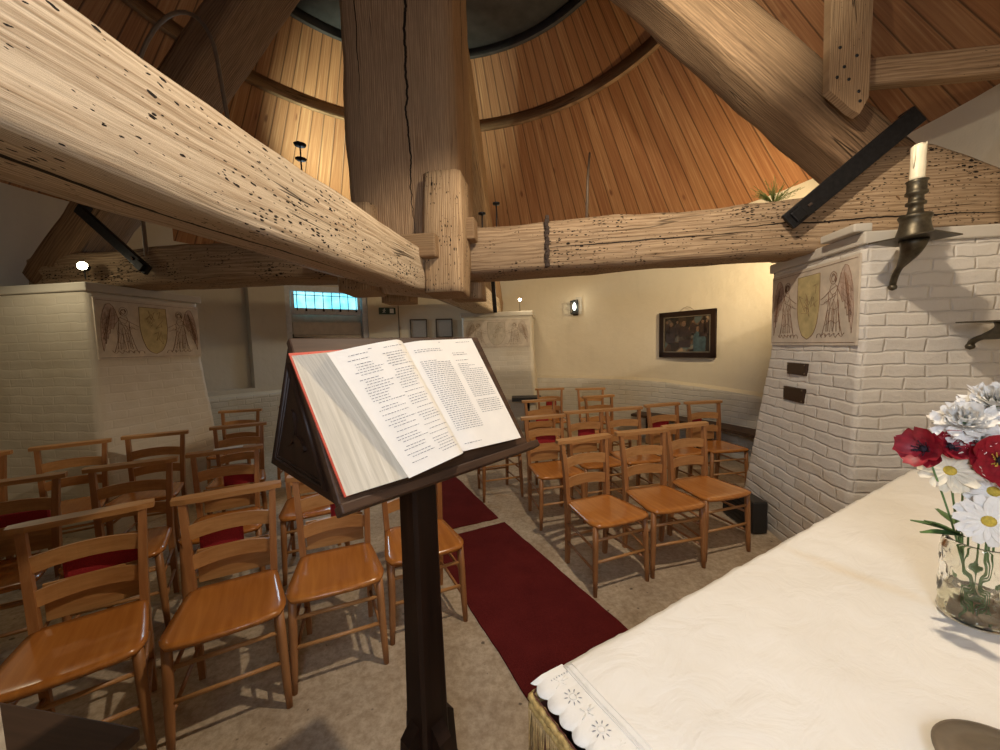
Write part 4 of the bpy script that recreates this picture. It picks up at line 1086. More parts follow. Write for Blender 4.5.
# frontal cloth: hangs on the far, left and near sides
front = empty('altar_frontal', AA, AE); tag(front, 'gold-edged altar frontal hanging under the white linen', 'altar cloth')
def skirt(zt, zb, inset, th, wav, name, mat, nz=6, amp=.006, parent=front, freq=60):
    x0, y0, x1, y1 = inset, -inset, AL - inset, -AD + inset
    per = []; st = .006
    def seg(a, b):
        L = math.hypot(b[0] - a[0], b[1] - a[1]); n = int(L / st)
        nx, ny = (b[1] - a[1]) / L, -(b[0] - a[0]) / L
        for i in range(n): per.append((a[0] + (b[0] - a[0]) * i / n, a[1] + (b[1] - a[1]) * i / n, -nx, -ny))
    seg((x0, y0), (x0, y1)); seg((x0, y1), (x1, y1)); seg((x1, y1), (x1, y0)); seg((x1, y0), (x0, y0))
    mb = MB(); V = []; W = []; n = len(per)
    cx_, cy_ = (x0 + x1) / 2, (y0 + y1) / 2
    for k in range(nz + 1):
        t = k / nz
        for i, (x, y, nx, ny) in enumerate(per):
            d = amp * math.sin(i * wav) * t + amp * .5 * math.sin(i * wav * .37 + 1)
            if (x - cx_) * nx + (y - cy_) * ny < 0: nx, ny = -nx, -ny
            V.append((x + nx * (d + th), y + ny * (d + th), zt + (zb - zt) * t)); W.append((i * st, zt * t, 0))
    F = [(k * n + i, k * n + (i + 1) % n, (k + 1) * n + (i + 1) % n, (k + 1) * n + i) for k in range(nz) for i in range(n)]
    mb.add(V, F, 0, W, True); return mb.build(name, mat, parent)
skirt(.948, .05, .006, 0, .12, 'hanging_cloth', M['frontal'], 8, .010)
# braid: rope-like double band round the rim
for dz, rr in ((.936, .0070), (.921, .0062)):
    mb = MB(); C4 = [(.0, .0), (.0, -AD), (AL, -AD), (AL, 0), (0, 0)]
    P = []
    for a, b in zip(C4[:-1], C4[1:]):
        n = int(math.hypot(b[0] - a[0], b[1] - a[1]) / .005)
        for i in range(n): P.append((a[0] + (b[0] - a[0]) * i / n, a[1] + (b[1] - a[1]) * i / n, dz))
    mb.tube([(p[0], p[1], p[2] + .0015 * math.sin(i * 1.1)) for i, p in enumerate(P)], [rr * (1 + .13 * math.sin(i * 1.9)) for i in range(len(P))], 7)
    mb.build('gold_braid', M['linen_gold'], front)
# fringe: fine hanging threads on the left and far side
mb = MB(); rnd = random.Random(2)
for i in range(230):
    t = i / 230
    x, y = (-.004, -t * AD) if i < 150 else ((i - 150) / 80 * .6, .004)
    if i < 150: y = -i / 150 * AD
    jx, jy = rnd.uniform(-.003, .003), rnd.uniform(-.003, .003)
    mb.tube([(x, y, .918), (x + jx, y + jy, .88), (x + jx * 1.5, y + jy * 1.5, .80 + rnd.uniform(-.006, .006))], [.0022, .0020, .0013], 4)
o = mb.build('fringe', M['fringe'], front); o['kind'] = 'stuff'

# linen with lace border and eyelets
linen = empty('altar_linen', AA, AE); tag(linen, 'creased white linen cloth with eyelet lace end covering the altar', 'altar cloth')
mb = MB(); nx, ny = 130, 60; LX0 = .080; V = []
def lz(x, y):
    return ZA + .0026 * noise.noise(Vector((x * 5, y * 7, 0))) + .0020 * noise.noise(Vector((x * 16 + y * 4, y * 11, 3))) + .002
for j in range(ny + 1):
    for i in range(nx + 1):
        x = LX0 + (AL - .01 - LX0) * i / nx; y = .012 - (AD + .0) * j / ny
        z = lz(x, y)
        if j == 0: y += .004 * noise.noise(Vector((x * 14, 0, 7))) + .003 * noise.noise(Vector((x * 40, 0, 7))); z -= .006
        V.append((x, y, z))
g = nx + 1; F = [(j * g + i, (j + 1) * g + i, (j + 1) * g + i + 1, j * g + i + 1) for j in range(ny) for i in range(nx)]
m = len(V)
bd = [i for i in range(g)] + [j * g + nx for j in range(1, ny + 1)] + [ny * g + i for i in range(nx - 1, -1, -1)] + [j * g for j in range(ny - 1, 0, -1)]
V2 = [(V[b][0], V[b][1], V[b][2] - .0025) for b in bd]
F += [(bd[k], bd[(k + 1) % len(bd)], m + (k + 1) % len(bd), m + k) for k in range(len(bd))]
mb.add(V + V2, F, 0, None, True); mb.build('linen_top', M['linen'], linen)
mb = MB(); 
for dx in (0, .006, .017): mb.tube([(LX0 + dx, .004 - i * .02, lz(LX0 + dx, -i * .02) + .0006) for i in range(42)], .0009 if dx else .0016, 5)
mb.build('hem_seam', M['linen'], linen)
# lace: scalloped strip
mb = MB(); V = []; n = 340
for i in range(n + 1):
    y = .010 - (AD - .02) * i / n; ph = (y * 1000 / 32.0)
    sc = .010 * abs(math.sin(ph * PI / 1.0)) ** .7
    x0 = .016 - sc
    for t in (0, .33, .66, 1): 
        x = x0 + (LX0 + .001 - x0) * t; V.append((x, y, lz(x, y) + (.001 if t < 1 else 0) - (.004 if t == 0 else 0)))
F = [(i * 4 + j, i * 4 + j + 1, (i + 1) * 4 + j + 1, (i + 1) * 4 + j) for i in range(n) for j in range(3)]
m = len(V); F += [tuple(q + m for q in reversed(f)) for f in F]; F += [(i * 4, (i + 1) * 4, (i + 1) * 4 + m, i * 4 + m) for i in range(n)]
mb.add(V + [(a, b, c - .0015) for a, b, c in V], F, 0, None, True); lace = mb.build('lace_border', M['linen'], linen)
mb = MB(); mbr = MB(); rnd = random.Random(5)
def eyelet(cx_, cy_, rx, ry, an):
    P = []; d = Vector((math.cos(an), math.sin(an), 0)); e = Vector((-d.y, d.x, 0))
    for q in range(8): P.append(Vector((cx_, cy_, 0)) + d * (rx * math.cos(q * PI / 4)) + e * (ry * math.sin(q * PI / 4)))
    for p in P: p.z = lz(p.x, p.y) + .0016
    mb.add(P, [tuple(range(8))]); mbr.tube(P + [P[0]], .0005, 4)
y = -.055
while y > -AD + .05:
    for k in range(9):
        an = 2 * PI * k / 9; eyelet(.052 + .0125 * math.cos(an), y + .0125 * math.sin(an), .0038, .0014, an)
    P = [(.052 + .006 * math.cos(q * PI / 6), y + .006 * math.sin(q * PI / 6), lz(.052, y) + .0018) for q in range(13)]; mbr.tube(P, .0009, 4)
    for k in range(5): 
        an = PI * k / 5; mbr.tube([(.052 + r * math.cos(an), y + .034 + r * .6 * math.sin(an) * (1 if k % 2 else -1), lz(.052, y) + .0018) for r in (.004, .012, .018)], .0009, 4)
    y -= .068
for k in range(7): eyelet(.040 + .006 * k, -.010, .0022, .0011, PI / 2)
mb.build('eyelets', M['ink'], lace); mbr.build('embroidery', M['linen'], lace)

# ---- glass jar with flowers
JX, JY = .897, .917
JZ = ZA + .004
jar = empty('glass_jar', (JX, JY, JZ)); tag(jar, 'cut glass jar of water holding the flowers, on the white altar cloth', 'vase')
mb = MB(); n = 48; JR, JH = .056, .172
def jr(a, z):
    t = z / JH; d = 0
    if .08 < t < .90:
        d = .0062 * abs(math.sin(4 * a + t * 8)) * abs(math.sin(4 * a - t * 8)) * math.sin((t - .08) / .82 * PI) ** .5
    return JR * (1 - .10 * max(0, (t - .82) / .18) ** 1.5 - .10 * max(0, (.08 - t) / .08) ** 2) - d
V = []; nz_ = 36
for k in range(nz_ + 1):
    z = JH * k / nz_
    for q in range(n): a = 2 * PI * q / n; r = jr(a, z); V.append((r * math.cos(a), r * math.sin(a), z))
for k in range(nz_ + 1):
    z = .008 + (JH - .008) * (1 - k / nz_)
    for q in range(n): a = 2 * PI * q / n; r = (JR - .0085) * (1 - .10 * max(0, (z / JH - .82) / .18) ** 1.5); V.append((r * math.cos(a), r * math.sin(a), z))
T_ = 2 * (nz_ + 1)
F = [(k * n + q, k * n + (q + 1) % n, (k + 1) * n + (q + 1) % n, (k + 1) * n + q) for k in range(T_ - 1) for q in range(n)]
F += [tuple(reversed(range(n))), tuple((T_ - 1) * n + q for q in range(n))]
mb.add(V, F, 0, None, True); mb.build('jar_glass', M['glass'], jar)
mb = MB(); r = JR - .0078
mb.lathe([(0, .0085), (r, .0085), (r, .060), (0, .060)], (0, 0, 0), 40); mb.build('water', M['water'], jar)
rnd = random.Random(3)
for k in range(9):
    a = rnd.uniform(0, 2 * PI); rr = rnd.uniform(0, .036); mb = MB()
    sx, sy, sz = rnd.uniform(.010, .015), rnd.uniform(.008, .012), rnd.uniform(.005, .007)
    zc = .0145 + .010 * (k > 4)
    mb.lathe([(0.0001, -sz), (sx * .8, -sz * .6), (sx, 0), (sx * .8, sz * .6), (0.0001, sz)], (rr * math.cos(a), rr * math.sin(a), zc), 10)
    o = mb.build('pebble', M['pebble'], jar)
# flowers ---------------------------------------------------------------
JC = Vector((JX, JY, JZ))
def petal(mb, base, d, nrm, L, Wd, cup=.25, n=5, ragged=0, tipr=.6, mi=0):
    d = d.normalized(); s = d.cross(nrm).normalized(); nrm = s.cross(d).normalized(); V = []
    for i in range(n + 1):
        t = i / n; w_ = Wd * (math.sin(min(1, t * 1.0 + .08) * PI * tipr) ** .8) * .5 + .0008
        c = base + d * (L * t) + nrm * (L * cup * t * t)
        for q in (-1, -.35, .35, 1):
            V.append(c + s * (w_ * q) + nrm * (w_ * .35 * q * q) + (d * random.uniform(-ragged, ragged) * L if i == n else Vector((0, 0, 0))))
    F = [(i * 4 + j, i * 4 + j + 1, (i + 1) * 4 + j + 1, (i + 1) * 4 + j) for i in range(n) for j in range(3)]
    m = len(V); mb.add(V + [p - nrm * .0007 for p in V], F + [tuple(q + m for q in reversed(f)) for f in F], mi, None, True)
def frame(nrm):
    nrm = Vector(nrm).normalized(); a = Vector((0, 0, 1)) if abs(nrm.z) < .9 else Vector((1, 0, 0)); u = nrm.cross(a).normalized(); return nrm, u, nrm.cross(u)
def add_stem(root, head, nrm):
    a = Vector((random.uniform(-.012, .012), random.uniform(-.012, .012), .012)) + JC - root.location; b = Vector((head * .0)) if False else Vector((0, 0, 0))
    mid = Vector((a.x * .5, a.y * .5, JH * .95 - (root.location.z - JZ))); rim = JC + (root.location - JC) * .0 - root.location
    hd = root.location - JC; hor = Vector((hd.x, hd.y, 0)); 
    if hor.length > .036: hor = hor.normalized() * .036
    rimp = JC + hor + Vector((0, 0, JH)) - root.location
    mb = MB(); mb.tube(bez(a, a * .4 + rimp * .6, rimp + Vector((0, 0, .02)), Vector((0, 0, 0)) - Vector(nrm).normalized() * .004, 12), .0018, 6); mb.build('stem', M['stem'], root)
def daisy(c, nrm, rad, label, mat='white_petal', np_=15, name='daisy'):
    random.seed(int(c[0] * 1e4)); root = empty(name, c); tag(root, label, 'flower', 'flowers in the glass jar')
    nrm, u, v = frame(nrm); mb = MB()
    for k in range(np_):
        an = 2 * PI * k / np_ + random.uniform(-.08, .08); d = u * math.cos(an) + v * math.sin(an)
        petal(mb, d * rad * .18, d, nrm, rad * random.uniform(.75, .85), rad * .42, random.uniform(-.12, .18), ragged=.04, tipr=.85)
    mb.build('petals', M[mat], root)
    mb = MB()
    ax = Matrix((u, v, nrm)).transposed()
    mb.lathe([(.0001, .10 * rad), (.12 * rad, .09 * rad), (.22 * rad, .02 * rad), (.20 * rad, -.03 * rad), (.0001, -.03 * rad)], (0, 0, 0), 14, axis=ax)
    mb.build('flower_heart', M['yellow'], root); add_stem(root, Vector(c), nrm)
def anemone(c, nrm, rad, label, np_=8, gold=False):
    random.seed(int(c[0] * 1e4) + 5); root = empty('anemone', c); tag(root, label, 'flower', 'flowers in the glass jar')
    nrm, u, v = frame(nrm); mb = MB()
    for k in range(np_):
        an = 2 * PI * k / np_ + random.uniform(-.15, .15); d = u * math.cos(an) + v * math.sin(an)
        petal(mb, d * rad * .08, d + nrm * .25, nrm, rad * random.uniform(.85, 1.05), rad * .85, random.uniform(.1, .55), ragged=.05, tipr=.75)
    mb.build('petals', M['red_petal'], root)
    mb = MB(); ax = Matrix((u, v, nrm)).transposed()
    mb.lathe([(.0001, .22 * rad), (.14 * rad, .16 * rad), (.18 * rad, .04 * rad), (.0001, 0)], (0, 0, 0), 12, axis=ax)
    mb.build('flower_heart', M['dark_heart'], root)
    mb = MB()
    for k in range(26):
        an = random.uniform(0, 2 * PI); d = (u * math.cos(an) + v * math.sin(an)); r = rad * random.uniform(.18, .38)
        e = d * r + nrm * rad * .30; mb.tube([d * r * .4, e], .0006, 4); mb.lathe([(.0001, .0015), (.0013, 0), (.0001, -.0015)], e, 5)
    mb.build('stamens', M['yellow' if gold else 'dark_heart'], root); add_stem(root, Vector(c), nrm)
def carnation(c, nrm, rad, label):
    random.seed(int(c[0] * 1e4) + 9); root = empty('white_carnation', c); tag(root, label, 'flower', 'flowers in the glass jar')
    nrm, u, v = frame(nrm); mb = MB()
    for ring_, (cnt, tilt, L) in enumerate(((16, -.15, 1.0), (16, .20, 1.0), (15, .55, .95), (14, 1.0, .92), (11, 1.8, .88), (8, 3.5, .85))):
        for k in range(cnt):
            an = 2 * PI * k / cnt + ring_ * .3 + random.uniform(-.2, .2); d = u * math.cos(an) + v * math.sin(an) + nrm * tilt
            petal(mb, Vector((0, 0, 0)), d, nrm if tilt < 2 else u, rad * L * random.uniform(.85, 1.08), rad * .42, random.uniform(-.25, .30), n=5, ragged=.16, tipr=.5)
    mb.build('petals', M['white_petal'], root); add_stem(root, Vector(c), nrm)
    mb = MB(); ax = Matrix((u, v, nrm)).transposed(); mb.lathe([(.0001, -.5 * rad), (.16 * rad, -.4 * rad), (.20 * rad, .02), (.0001, .02)], (0, 0, 0), 10, axis=ax); mb.build('calyx', M['stem'], root)

F_ = lambda x, z, y=.93: Vector((x, y, z))
daisy(F_(.846, 1.275), (-.45, -.75, .45), .048, 'cream daisy at the left of the bunch below the red flower', 'cream_petal')
daisy(F_(.880, 1.185, .885), (-.45, -.85, .10), .052, 'white daisy with yellow heart hanging over the jar rim')
daisy(F_(.905, 1.240, .905), (-.4, -.8, .35), .048, 'white daisy between the drooping one and the dark red flower')
anemone(F_(.795, 1.322, .93), (-.85, -.35, .25), .042, 'crimson anemone at the far left of the bunch')
anemone(F_(.862, 1.322, .95), (-.2, -.9, .5), .034, 'small dark red bloom in the middle of the bunch')
anemone(F_(.930, 1.300, .92), (-.4, -.85, .25), .058, 'large crimson anemone with golden stamens at the right edge', gold=True)
carnation(F_(.895, 1.372, .96), (-.45, -.6, .6), .050, 'ruffled white carnation at the top of the bunch, left one')
carnation(F_(.955, 1.410, .97), (-.3, -.6, .7), .050, 'ruffled white carnation at the top of the bunch, by the right edge')
carnation(F_(.905, 1.340, .95), (-.5, -.7, .3), .034, 'smaller white carnation tucked beneath the two upper ones')
random.seed(21)
for k in range(9):
    a = random.uniform(0, 2 * PI); d = Vector((math.cos(a), math.sin(a), random.uniform(.1, .7))); b = JC + Vector((.03 * math.cos(a), .03 * math.sin(a), JH + .01))
    mb = MB(); petal(mb, Vector((0, 0, 0)), d, Vector((0, 0, 1)), random.uniform(.05, .08), .022, random.uniform(-.3, .2), n=6, tipr=.95)
    o = mb.build('leaf', M['leaf']); o.location = b; tag(o, 'green leaf sprouting from the mouth of the glass jar', 'leaf', 'leaves in the glass jar')

# ---- pewter dish at the bottom edge
dish = empty('altar_dish', (.612, .552, ZA + .004)); tag(dish, 'round tarnished metal dish at the bottom edge of the altar cloth', 'dish')
mb = MB(); mb.lathe([(.0001, 0), (.050, 0), (.058, .006), (.072, .014), (.080, .018), (.083, .022), (.080, .025), (.068, .022), (.056, .026), (.035, .034), (.0001, .037)], (0, 0, 0), 48); mb.build('dish_bowl', M['brass_dull'], dish)
mb = MB(); mb.tube([(.081 * math.cos(q * PI / 24), .081 * math.sin(q * PI / 24), .0235) for q in range(49)], .0022, 6); mb.build('rim_bead', M['brass_dull'], dish)

# ---- iron pricket brackets on the right pier
def bracket(c, wallpt, label, candle=True, sz=.27):
    root = empty('candle_bracket', c); tag(root, label, 'candle bracket', 'iron candle brackets on the right pier')
    wp = Vector(wallpt) - Vector(c)
    mb = MB(); h = sz / 2; th = .007
    rot = Matrix.Rotation(R(28), 3, 'Z')
    V = [rot @ Vector((x * h, y * h, z)) for z in (0, th) for x, y in ((-1, -1), (1, -1), (1, 1), (-1, 1))]
    V[4:] = [p * 1 for p in V[4:]]
    mb.add(V, [(3, 2, 1, 0), (4, 5, 6, 7), (0, 1, 5, 4), (1, 2, 6, 5), (2, 3, 7, 6), (3, 0, 4, 7)]); mb.build('drip_plate', M['pewter'], root)
    mb = MB()
    mb.tube(bez((0, 0, 0), (0, .0, -.09), Vector((wp.x, wp.y * .8, wp.z * .45)), wp + Vector((0, -.02, 0)), 14), [.062 - .046 * min(1, i / 9) for i in range(15)], 12)
    mb.lathe([(.0001, .02), (.018, .012), (.022, 0), (.018, -.012), (.0001, -.02)], wp + Vector((0, -.02, -.01)), 12)
    mb.build('wall_arm', M['pewter'], root)
    if candle:
        mb = MB(); mb.lathe([(.085, th), (.082, .012), (.074, .03), (.064, .07), (.060, .10), (.066, .112), (.070, .122), (.066, .130), (.036, .136), (.030, .16), (.030, .18), (.042, .186), (.042, .198), (.032, .204), (.030, .232), (.046, .240), (.046, .252), (.040, .258), (.040, .300), (.046, .312), (.0001, .312)], (0, 0, 0), 32)
        mb.build('candle_socket', M['pewter'], root)
    return root
BC = Vector((1.975, 2.44, 2.085))
bracket(BC, (2.01, 2.625, 1.86), 'bronze wall bracket with turned socket holding the candle stub')
mb = MB(); V = []; n = 20; rings = []
hgt = .185
for k in range(13):
    z = hgt * k / 12
    for q in range(n):
        a = 2 * PI * q / n; r = .031 + .002 * noise.noise(Vector((math.cos(a) * 1.5, math.sin(a) * 1.5, z * 18)))
        zz = z
        if k == 12: zz += .018 * noise.noise(Vector((math.cos(a) * 1.2, math.sin(a) * 1.2, 4))) + .006 * math.cos(a)
        V.append((r * math.cos(a), r * math.sin(a), zz))
V.append((0, 0, hgt - .018))
mb.add(V, [(k * n + q, k * n + (q + 1) % n, (k + 1) * n + (q + 1) % n, (k + 1) * n + q) for k in range(12) for q in range(n)] + [(12 * n + q, 12 * n + (q + 1) % n, 13 * n) for q in range(n)] + [tuple(reversed(range(n)))], 0, None, True)
cd = mb.build('candle', M['wax']); cd.location = BC + Vector((0, 0, .313)); tag(cd, 'short cream candle stub with dripped wax on the wall bracket', 'candle')
mb = MB(); mb.tube([(-.028, -.012, hgt * .95), (-.033, -.014, hgt * .6), (-.033, -.014, hgt * .35)], [.006, .007, .003], 7); mb.build('wax_drip', M['wax'], cd)
mb = MB(); mb.tube([(0, 0, hgt - .02), (.001, 0, hgt - .004)], .0015, 5); mb.build('wick', M['wick'], cd)
bracket(Vector((2.44, 2.42, 1.625)), (2.44, 2.635, 1.50), 'dark iron bracket plate cut by the right edge, without a candle', candle=False, sz=.30)

# ---- spot lamps standing on the pier heads
def spotlamp(c, d, label, mat='bulb', r=.030, dn=.10):
    c = Vector(c); root = empty('spot_lamp', c); tag(root, label, 'lamp'); d = Vector(d).normalized()
    z, u, v = frame(d); ax = Matrix((u, v, z)).transposed()
    mb = MB(); mb.lathe([(.0001, -.07), (r * .8, -.07), (r, -.05), (r * 1.05, 0), (r * .95, .004), (r * .9, -.01), (.0001, -.015)], (0, 0, 0), 20, axis=ax); mb.build('lamp_housing', M['black'], root)
    mb = MB(); mb.lathe([(.0001, .010), (r * .6, .006), (r * .9, -.004)], (0, 0, 0), 16, axis=ax); mb.build('bulb', M[mat], root)
    mb = MB(); mb.tube([-d * .04, -d * .04 + Vector((0, 0, -.06)), -d * .04 + Vector((0, 0, -dn))], .006, 6); mb.build('lamp_bracket', M['black'], root)
    return root
spotlamp((-3.97, 2.86, 2.34), (.55, -.75, .1), 'small glaring spot lamp on the head of the left pier', r=.038)
spotlamp((-.50, 6.36, 2.30), (.1, -1, 0), 'small bright lamp on the head of the far pier', r=.026, dn=.19)
# wall lantern
W_ = onwall(68.2, RW - .07, 2.18); root = empty('wall_lantern', W_, R(68.2 - 90)); tag(root, 'small black lantern with a glowing glass on the cream wall', 'lantern')
mb = MB(); mb.box((0, .035, .02), (.10, .018, .28), bev=.004); mb.box((0, -.03, -.085), (.12, .11, .03), bev=.004); mb.box((0, -.03, .125), (.12, .11, .02), bev=.004)
for sx in (-1, 1): 
    for sy in (-.08, .018): mb.box((sx * .052, sy, .02), (.010, .010, .19))
mb.build('lantern_frame', M['black'], root)
mb = MB(); mb.lathe([(.0001, -.05), (.020, -.045), (.030, 0), (.026, .04), (.012, .075), (.0001, .08)], (0, -.03, .02), 14); mb.build('glass_chimney', M['flame_glass'], root)
mb = MB(); mb.box((.055, .048, .05), (.11, .006, .30)); mb.build('back_plate', M['white_wall'], root)

# ---- pictures on the round wall
def framed(name, deg, z, wd, ht, label, cat, fmat, inner, fw=.05, liner=None, off=.03):
    p = onwall(deg, RW - off, z); root = empty(name, p, R(deg - 90)); tag(root, label, cat)
    mb = MB()
    for sx in (-1, 1): mb.box((sx * (wd / 2 - fw / 2), 0, 0), (fw, .035, ht), bev=.006)
    for sz in (-1, 1): mb.box((0, 0, sz * (ht / 2 - fw / 2)), (wd, .035, fw), bev=.006)
    mb.build('frame', fmat, root)
    if liner:
        mb = MB(); l = .014
        for sx in (-1, 1): mb.box((sx * (wd / 2 - fw - l / 2), -.004, 0), (l, .02, ht - 2 * fw))
        for sz in (-1, 1): mb.box((0, -.004, sz * (ht / 2 - fw - l / 2)), (wd - 2 * fw, .02, l))
        mb.build('slip', liner, root)
    mb = MB(); mb.box((0, .008, 0), (wd - fw * 1.6, .012, ht - fw * 1.6)); pic = mb.build('picture', inner, root)
    return root, pic
pc, pp = framed('framed_painting', 41.9, 1.655, .86, .68, 'dark framed painting of figures at a table on the cream wall', 'picture', M['dark_oak'], M['painting'], .075, M['brass_dull'], off=.055)
mb = MB(); mb.tube([(-.12, .01, .33), (-.05, .012, .385), (.0, .014, .40), (.05, .012, .385), (.12, .01, .33)], .003, 5); mb.build('hanging_cord', M['cable'], pc)
# generic figures seated in gloom
def blob(pts, mat, nm, y=-.0005):
    mb = MB(); n = len(pts); mb.add([(x, y, z) for x, z in pts] + [(x, y + .003, z) for x, z in pts], [tuple(range(n)), tuple(reversed(range(n, 2 * n)))] + [(i, i + n, (i + 1) % n + n, (i + 1) % n) for i in range(n)]); return mb.build(nm, mat, pp)
fm = [plain('painted grey blue robe', (.040, .062, .066), .4, 0, .4, 20, 0), plain('painted brown robe', (.032, .018, .012), .4, 0, .4, 20, 0), plain('painted flesh', (.13, .075, .045), .4, 0, .3, 40, 0), plain('painted pale cloth', (.10, .08, .06), .4, 0, .4, 30, 0)]
def figure(cx_, cz, s, m, lean=0):
    blob([(cx_ - .07 * s, cz - .20 * s), (cx_ + .08 * s, cz - .20 * s), (cx_ + .09 * s, cz - .02 * s), (cx_ + .05 * s + lean, cz + .06 * s), (cx_ - .03 * s + lean, cz + .07 * s), (cx_ - .08 * s, cz)], fm[m], 'painted_figure')
    blob([(cx_ + lean + .028 * s * math.cos(k * PI / 5), cz + .10 * s + .036 * s * math.sin(k * PI / 5)) for k in range(10)], fm[2], 'painted_head')
figure(-.25, .06, .9, 1, .01); figure(-.03, .04, 1.15, 1, -.01); figure(.19, -.04, 1.1, 0, -.02); figure(.24, .10, .7, 1); figure(-.14, .12, .6, 1); figure(-.30, .13, .55, 1); figure(.10, .12, .55, 1); figure(.30, .12, .6, 1)
blob([(-.15, -.10), (.12, -.06), (.10, -.02), (-.14, -.04)], fm[3], 'painted_table')
M['thin_frame'] = plain('thin brown frame', (.10, .065, .04), .5)
for nm, a, wd, lb in (('framed_notice', 110.0, .32, 'left of the two small framed notices on the back wall'), ('framed_notice', 103.3, .32, 'right of the two small framed notices on the back wall')):
    framed(nm, a, 1.92, wd, .36, lb, 'notice', M['thin_frame'], M['notice'], .022)
# exit sign: dark green with a white running figure and arrow
p = onwall(117.8, RW - .03, 2.255); root = empty('exit_sign', p, R(117.8 - 90)); tag(root, 'small green exit sign with running figure beside the door', 'sign')
mb = MB(); mb.box((0, 0, 0), (.30, .02, .12), bev=.003); mb.build('sign_plate', M['sign_green'], root)
mb = MB(); mb.box((.08, -.011, 0), (.07, .003, .085)); mb.build('door_symbol', M['sign_white'], root)
mb = MB(); mb.lathe([(.0001, .002), (.010, .001), (.011, 0)], (-.05, -.0105, .032), 10, axis=Matrix.Rotation(PI / 2, 3, 'X'))
for a, b in (((-.052, .018), (-.060, -.012)), ((-.060, -.012), (-.035, -.03)), ((-.060, -.012), (-.082, -.035)), ((-.052, .014), (-.028, .004)), ((-.055, .014), (-.08, .010))): mb.tube([(a[0], -.012, a[1]), (b[0], -.012, b[1])], .005, 5)
mb.build('running_figure', M['sign_white'], root)
# wires and conduit on the back wall
mb = MB(); mb.tube([onwall(115.0, RW - .01, z) for z in (.9, 1.5, 2.1, 2.8)], .008, 6); o = mb.build('wall_conduit', M['cable']); tag(o, 'thin dark conduit running down the back wall beside the exit sign', 'cable')

# ---- dark wall bench and low black things
mb = MB(); V = []; W = []; n = 30; a0, a1 = 8, 52
for i in range(n + 1):
    a = a0 + (a1 - a0) * i / n
    for r, z in ((RW - .09, .40), (RW - .40, .40), (RW - .40, .44), (RW - .09, .44)): V.append(onwall(a, r, z)); W.append((R(a) * 4, r, z))
F = [(i * 4 + j, i * 4 + (j + 1) % 4, (i + 1) * 4 + (j + 1) % 4, (i + 1) * 4 + j) for i in range(n) for j in range(4)] + [(3, 2, 1, 0), (n * 4, n * 4 + 1, n * 4 + 2, n * 4 + 3)]
bench = empty('wall_bench', (0, 0, 0)); tag(bench, 'low dark curved bench along the dado behind the right chairs', 'bench')
mb.add(V, F, 0, W); mb.build('seat', M['dark_oak_rail'], bench)
for a in (12, 24, 36, 48):
    mb = MB(); rot = Matrix.Rotation(R(a), 3, 'Z'); mb.box(onwall(a, RW - .25, .20), (.28, .05, .40), rot, bev=.004); mb.build('leg', M['dark_oak'], bench)
tb = empty('side_table', (-.12, 6.95, 0), R(5)); tag(tb, 'small black table standing right of the far pier', 'table')
tb.location = (-.40, 6.02, 0)
mb = MB(); mb.box((0, 0, .72), (.46, .28, .06), bev=.004); mb.build('table_top', M['black'], tb)
mb = MB(); mb.tube([(0.02, 0, 0), (.02, 0, .69)], .03, 10); mb.build('pedestal', M['black'], tb)
mb = MB(); mb.lathe([(.0001, .03), (.06, .03), (.15, .012), (.16, 0), (.0001, 0)], (.02, 0, 0), 20); mb.build('base', M['black'], tb)
hb = empty('black_heater', (1.60, 3.42, 0), R(8)); tag(hb, 'low black box standing on the floor against the right pier', 'heater')
mb = MB(); mb.box((0, 0, .14), (.12, .42, .26), bev=.012); mb.build('casing', M['black'], hb)
for k in range(5):
    mb = MB(); mb.box((-.062, 0, .06 + .04 * k), (.006, .36, .012)); mb.build('grille_bar', M['iron'], hb)
for y in (-.16, .16):
    mb = MB(); mb.box((0, y, .006), (.10, .03, .012)); mb.build('foot', M['iron'], hb)

# ---- brown cupboard top at the lower left corner
ch = empty('wooden_cupboard', (-.913 - .32 * math.cos(R(2.6)) - .165 * math.sin(R(2.6)), .673 + .32 * math.sin(R(2.6)) - .165 * math.cos(R(2.6)), 0), R(-2.6)); tag(ch, 'plain dark brown wooden cupboard top at the lower left corner of the picture', 'cupboard')
M['chest'] = polished('brown varnished board', (.085, .045, .026), (.05, .026, .014), .6, 'X')
mb = MB(); mb.box((0, 0, .735), (.64, .33, .03), bev=.005); mb.build('top', M['chest'], ch)
mb = MB(); mb.box((0, 0, .36), (.60, .29, .72), bev=.005); mb.build('body', M['chest'], ch)
for sx in (-1, 1):
    mb = MB(); mb.box((sx * .147, .151, .37), (.27, .016, .60), bev=.006); mb.box((sx * .147, .160, .37), (.17, .008, .46), bev=.003); dr = mb.build('door', M['chest'], ch)
    mb = MB(); mb.lathe([(.0001, .028), (.010, .024), (.011, .016), (.005, .010), (.006, 0)], (sx * .03, .160, .42), 12, axis=Matrix.Rotation(-PI / 2, 3, 'X')); mb.build('knob', M['brass_dull'], dr)

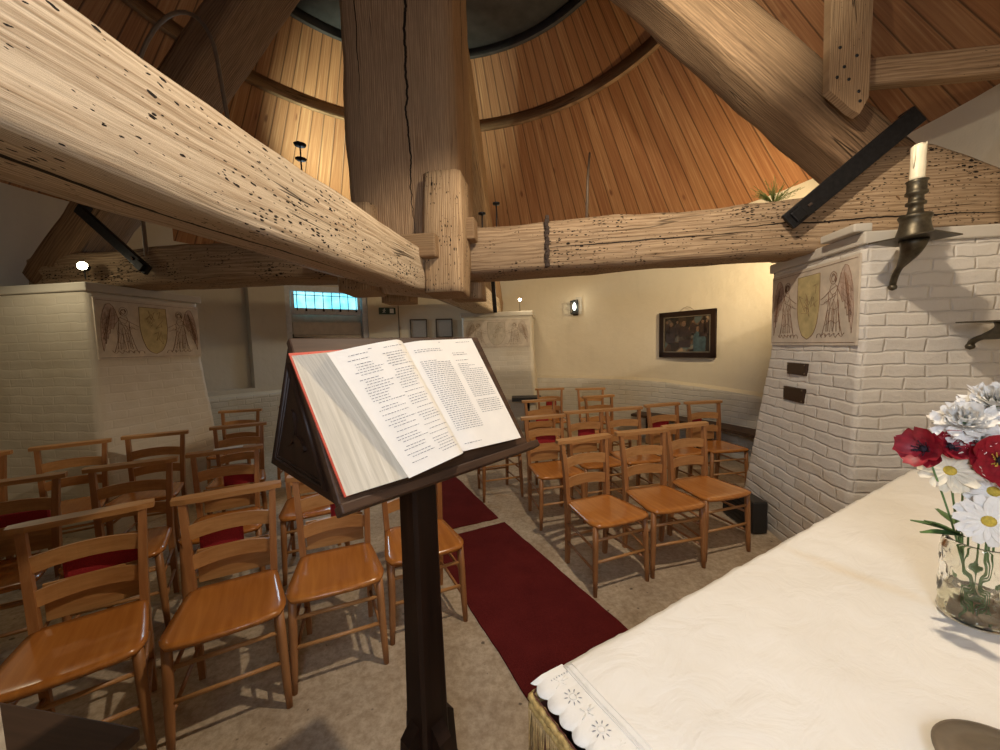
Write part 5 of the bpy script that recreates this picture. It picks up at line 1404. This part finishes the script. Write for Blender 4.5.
# ---- small things among the timbers
def candle_spike(c, hgt, label, rad=.045, two=True):
    root = empty('iron_pricket', c); tag(root, label, 'candle holder')
    mb = MB(); mb.tube([(0, 0, 0), (0, 0, hgt)], .006, 6); mb.build('rod', M['iron'], root)
    mb = MB(); mb.lathe([(.0001, 0), (rad * .9, .004), (rad, .016), (rad * .94, .018), (rad * .85, .008), (.0001, .006)], (0, 0, hgt), 16); mb.build('drip_pan', M['iron'], root)
    if two:
        mb = MB(); mb.lathe([(.0001, 0), (rad * .8, .004), (rad * .9, .014), (rad * .8, .016), (.0001, .006)], (0, 0, hgt - .12), 16); mb.build('drip_pan', M['iron'], root)
    mb = MB(); mb.lathe([(.0001, 0), (.03, 0), (.03, .006), (.0001, .012)], (0, 0, 0), 12); mb.build('base', M['iron'], root)
candle_spike((-2.14, 3.24, 2.50), .84, 'iron candle stand with two pans left of the main post', .052)
candle_spike((-.56, 3.28, 2.50), .16, 'short iron candle spike just right of the main post', .032, False)
candle_spike((-.44, 3.30, 2.50), .24, 'taller iron candle spike right of the main post', .032, False)
mb = MB(); mb.tube([(.30, 3.30, 2.52), (.315, 3.33, 2.90), (.335, 3.36, 3.12)], [.012, .011, .008], 7); o = mb.build('pole', M['cable']); tag(o, 'thin upright stick standing on the beam before the boards', 'stick')
mb = MB(); mb.tube([(-2.98, 2.56, 2.30), (-2.95, 2.53, 3.0)] + bez((-2.90, 2.5, 3.40), (-2.75, 2.5, 3.98), (-2.28, 2.5, 4.05), (-2.215, 2.5, 3.55), 16) + [(-2.17, 2.5, 3.14), (-2.12, 2.56, 2.60), (-2.05, 2.9, 2.52), (-2.0, 3.1, 2.515)], .013, 8); o = mb.build('cable_loop', M['cable']); tag(o, 'stiff brown cable arching above the near beam at upper left', 'cable')
# evergreen sprig on the beam
sp_ = MB(); random.seed(12); base = Vector((1.60, 3.10, 2.535))
for k in range(46):
    d = Vector((random.uniform(-1, 1), random.uniform(-.5, .5), random.uniform(.25, 1))).normalized(); L = random.uniform(.08, .20)
    e = base + d * L; sp_.tube([base, base + d * L * .5 + Vector((0, 0, .01)), e], [.002, .0016, .0008], 4)
    for q in range(6):
        a = base + d * L * (.35 + .1 * q); dd = (d + Vector((random.uniform(-.9, .9), random.uniform(-.9, .9), random.uniform(-.6, .9)))).normalized()
        sp_.tube([a, a + dd * .022], [.0018, .0006], 4)
o = sp_.build('evergreen_sprig', M['sprig']); tag(o, 'small green evergreen sprig lying on the beam by the iron strap', 'sprig')
